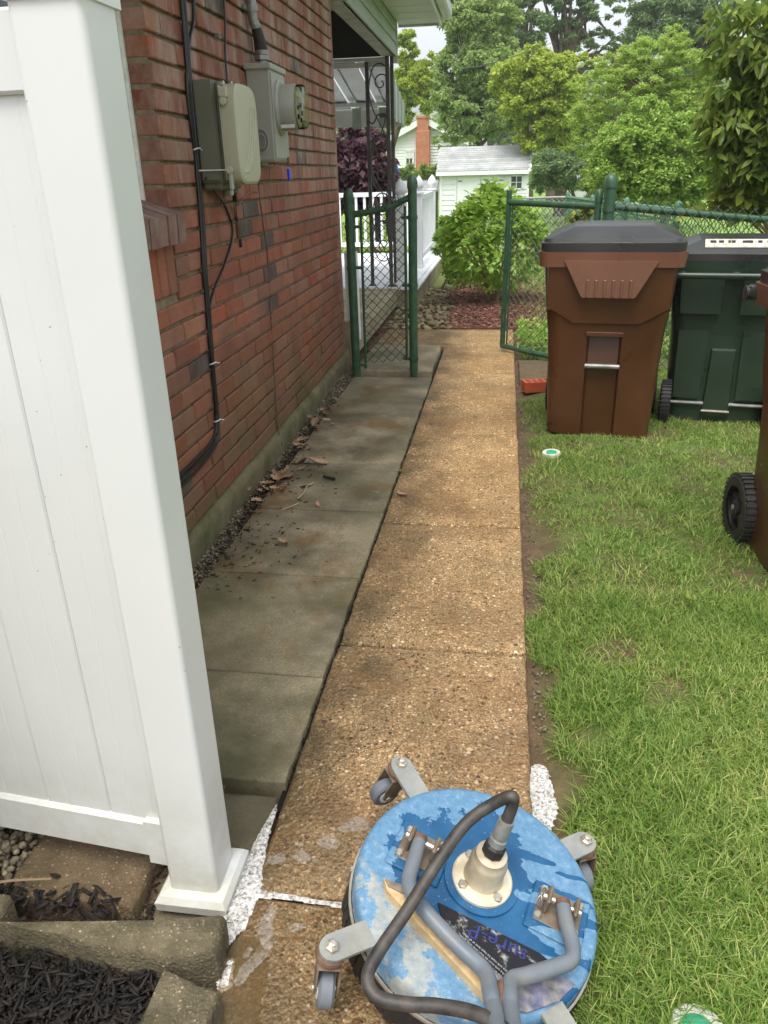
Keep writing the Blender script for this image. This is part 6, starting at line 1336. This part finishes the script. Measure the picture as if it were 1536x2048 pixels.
b = MB(); pl = [(q.x-1.0, 0), (q.x+1.0, 0), (q.x+1.0, q.z-.1), (q.x-.4, q.z+.6), (q.x-1.0, q.z+.3)]; b.prism(pl, -40, -44, Matrix.Rotation(R(90), 4, 'X')); b.build('wall', MT['shedwhite'], nb_, world=True)
b = MB(); b.tube(smoothpath([(-.52, 8.62, 2.52), (-.49, 8.7, 2.40), (-.35, 9.4, 2.30), (1.2, 26, 4.6)], 5), .006, 5); tag(b.build('overhead_wire', MT['cable'], None, True), 'thin dark wire sagging from the eave corner to the trees', 'wire')

# ------------------------------------------------------------------ person standing behind the railing
pe = thing('person', 'person in blue shirt and dark trousers standing behind the porch railing', 'person', (-2.06, 14.1, 0))
def skin(name, pts, edges, rad, m, parent, sub=2):
    me = bpy.data.meshes.new(name); me.from_pydata(pts, edges, []); o = bpy.data.objects.new('tmp', me); C.objects.link(o)
    o.modifiers.new('s', 'SKIN'); sv = me.skin_vertices[0].data
    for i, r in enumerate(rad): sv[i].radius = r if hasattr(r, '__len__') else (r, r)
    sv[0].use_root = True; md = o.modifiers.new('u', 'SUBSURF'); md.levels = sub; md.render_levels = sub
    bpy.context.view_layer.update(); dg = bpy.context.evaluated_depsgraph_get(); r = bpy.data.meshes.new_from_object(o.evaluated_get(dg)); bpy.data.objects.remove(o)
    r.polygons.foreach_set('use_smooth', [True]*len(r.polygons)); r.name = name; return obj_of(name, r, m, parent)
J = [(0, 0, .95), (0, .01, 1.15), (0, .01, 1.38), (0, 0, 1.48), (0, -.02, 1.56), (0, -.01, 1.66), (-.19, 0, 1.40), (-.25, .02, 1.12), (-.20, -.16, .93), (-.16, -.26, .90), (.19, 0, 1.40), (.25, .03, 1.12), (.24, -.06, .88), (.235, -.09, .80), (-.10, 0, .88), (-.11, -.01, .48), (-.12, .02, .09), (-.13, -.13, .04), (.10, 0, .88), (.11, -.01, .48), (.12, .02, .09), (.13, -.13, .04)]
E_ = [(0, 1), (1, 2), (2, 3), (3, 4), (4, 5), (2, 6), (6, 7), (7, 8), (8, 9), (2, 10), (10, 11), (11, 12), (12, 13), (0, 14), (14, 15), (15, 16), (16, 17), (0, 18), (18, 19), (19, 20), (20, 21)]
rd = [(.15, .11), (.14, .10), (.15, .10), .055, (.075, .09), (.07, .085), .055, .042, .032, (.03, .045), .055, .042, .032, (.03, .045), .085, .058, .042, .04, .085, .058, .042, .04]
skin('body', J, E_, rd, MT['skin'], pe)
skin('shirt', [J[0], J[1], J[2], J[6], ((-.19-.25)/2, .01, 1.25), J[10], (.22, .015, 1.25), (0, .01, 1.44)], [(0, 1), (1, 2), (2, 3), (3, 4), (2, 5), (5, 6), (2, 7)], [(.175, .135), (.165, .125), (.175, .125), .075, .065, .075, .065, .065], MT['blueshirt'], pe)
skin('trousers', [(0, 0, .92), J[14], J[15], (-.12, .02, .12), J[18], J[19], (.12, .02, .12)], [(0, 1), (1, 2), (2, 3), (0, 4), (4, 5), (5, 6)], [(.165, .13), .105, .08, .062, .105, .08, .062], MT['navy'], pe)
b = MB(); b.lathe([(.09, -.02), (.098, .02), (.09, .07), (.06, .105), (.001, .115)], 18, (0, .005, 1.655)); b.build('hair', MT['hair'], pe, True)
for s in (-1, 1):
    b = MB(); b.box((s*.13-.045, -.19, .0), (s*.13+.045, .08, .09), .03); b.build('shoe', MT['shoe'], pe, True)

# ------------------------------------------------------------------ light summer haze
hz = NT('summer_haze'); hz.t.nodes.remove(hz.b); pv = hz.n('ShaderNodeVolumePrincipled'); pv.inputs['Color'].default_value = (.95, .97, 1, 1); pv.inputs['Density'].default_value = .0014; pv.inputs['Anisotropy'].default_value = .2
hz.l(pv.outputs[0], hz.out.inputs['Volume'])
b = MB(); b.box((-270, -70, -1.2), (270, 330, 26)); tag(b.build('haze', hz.m), kind='stuff')
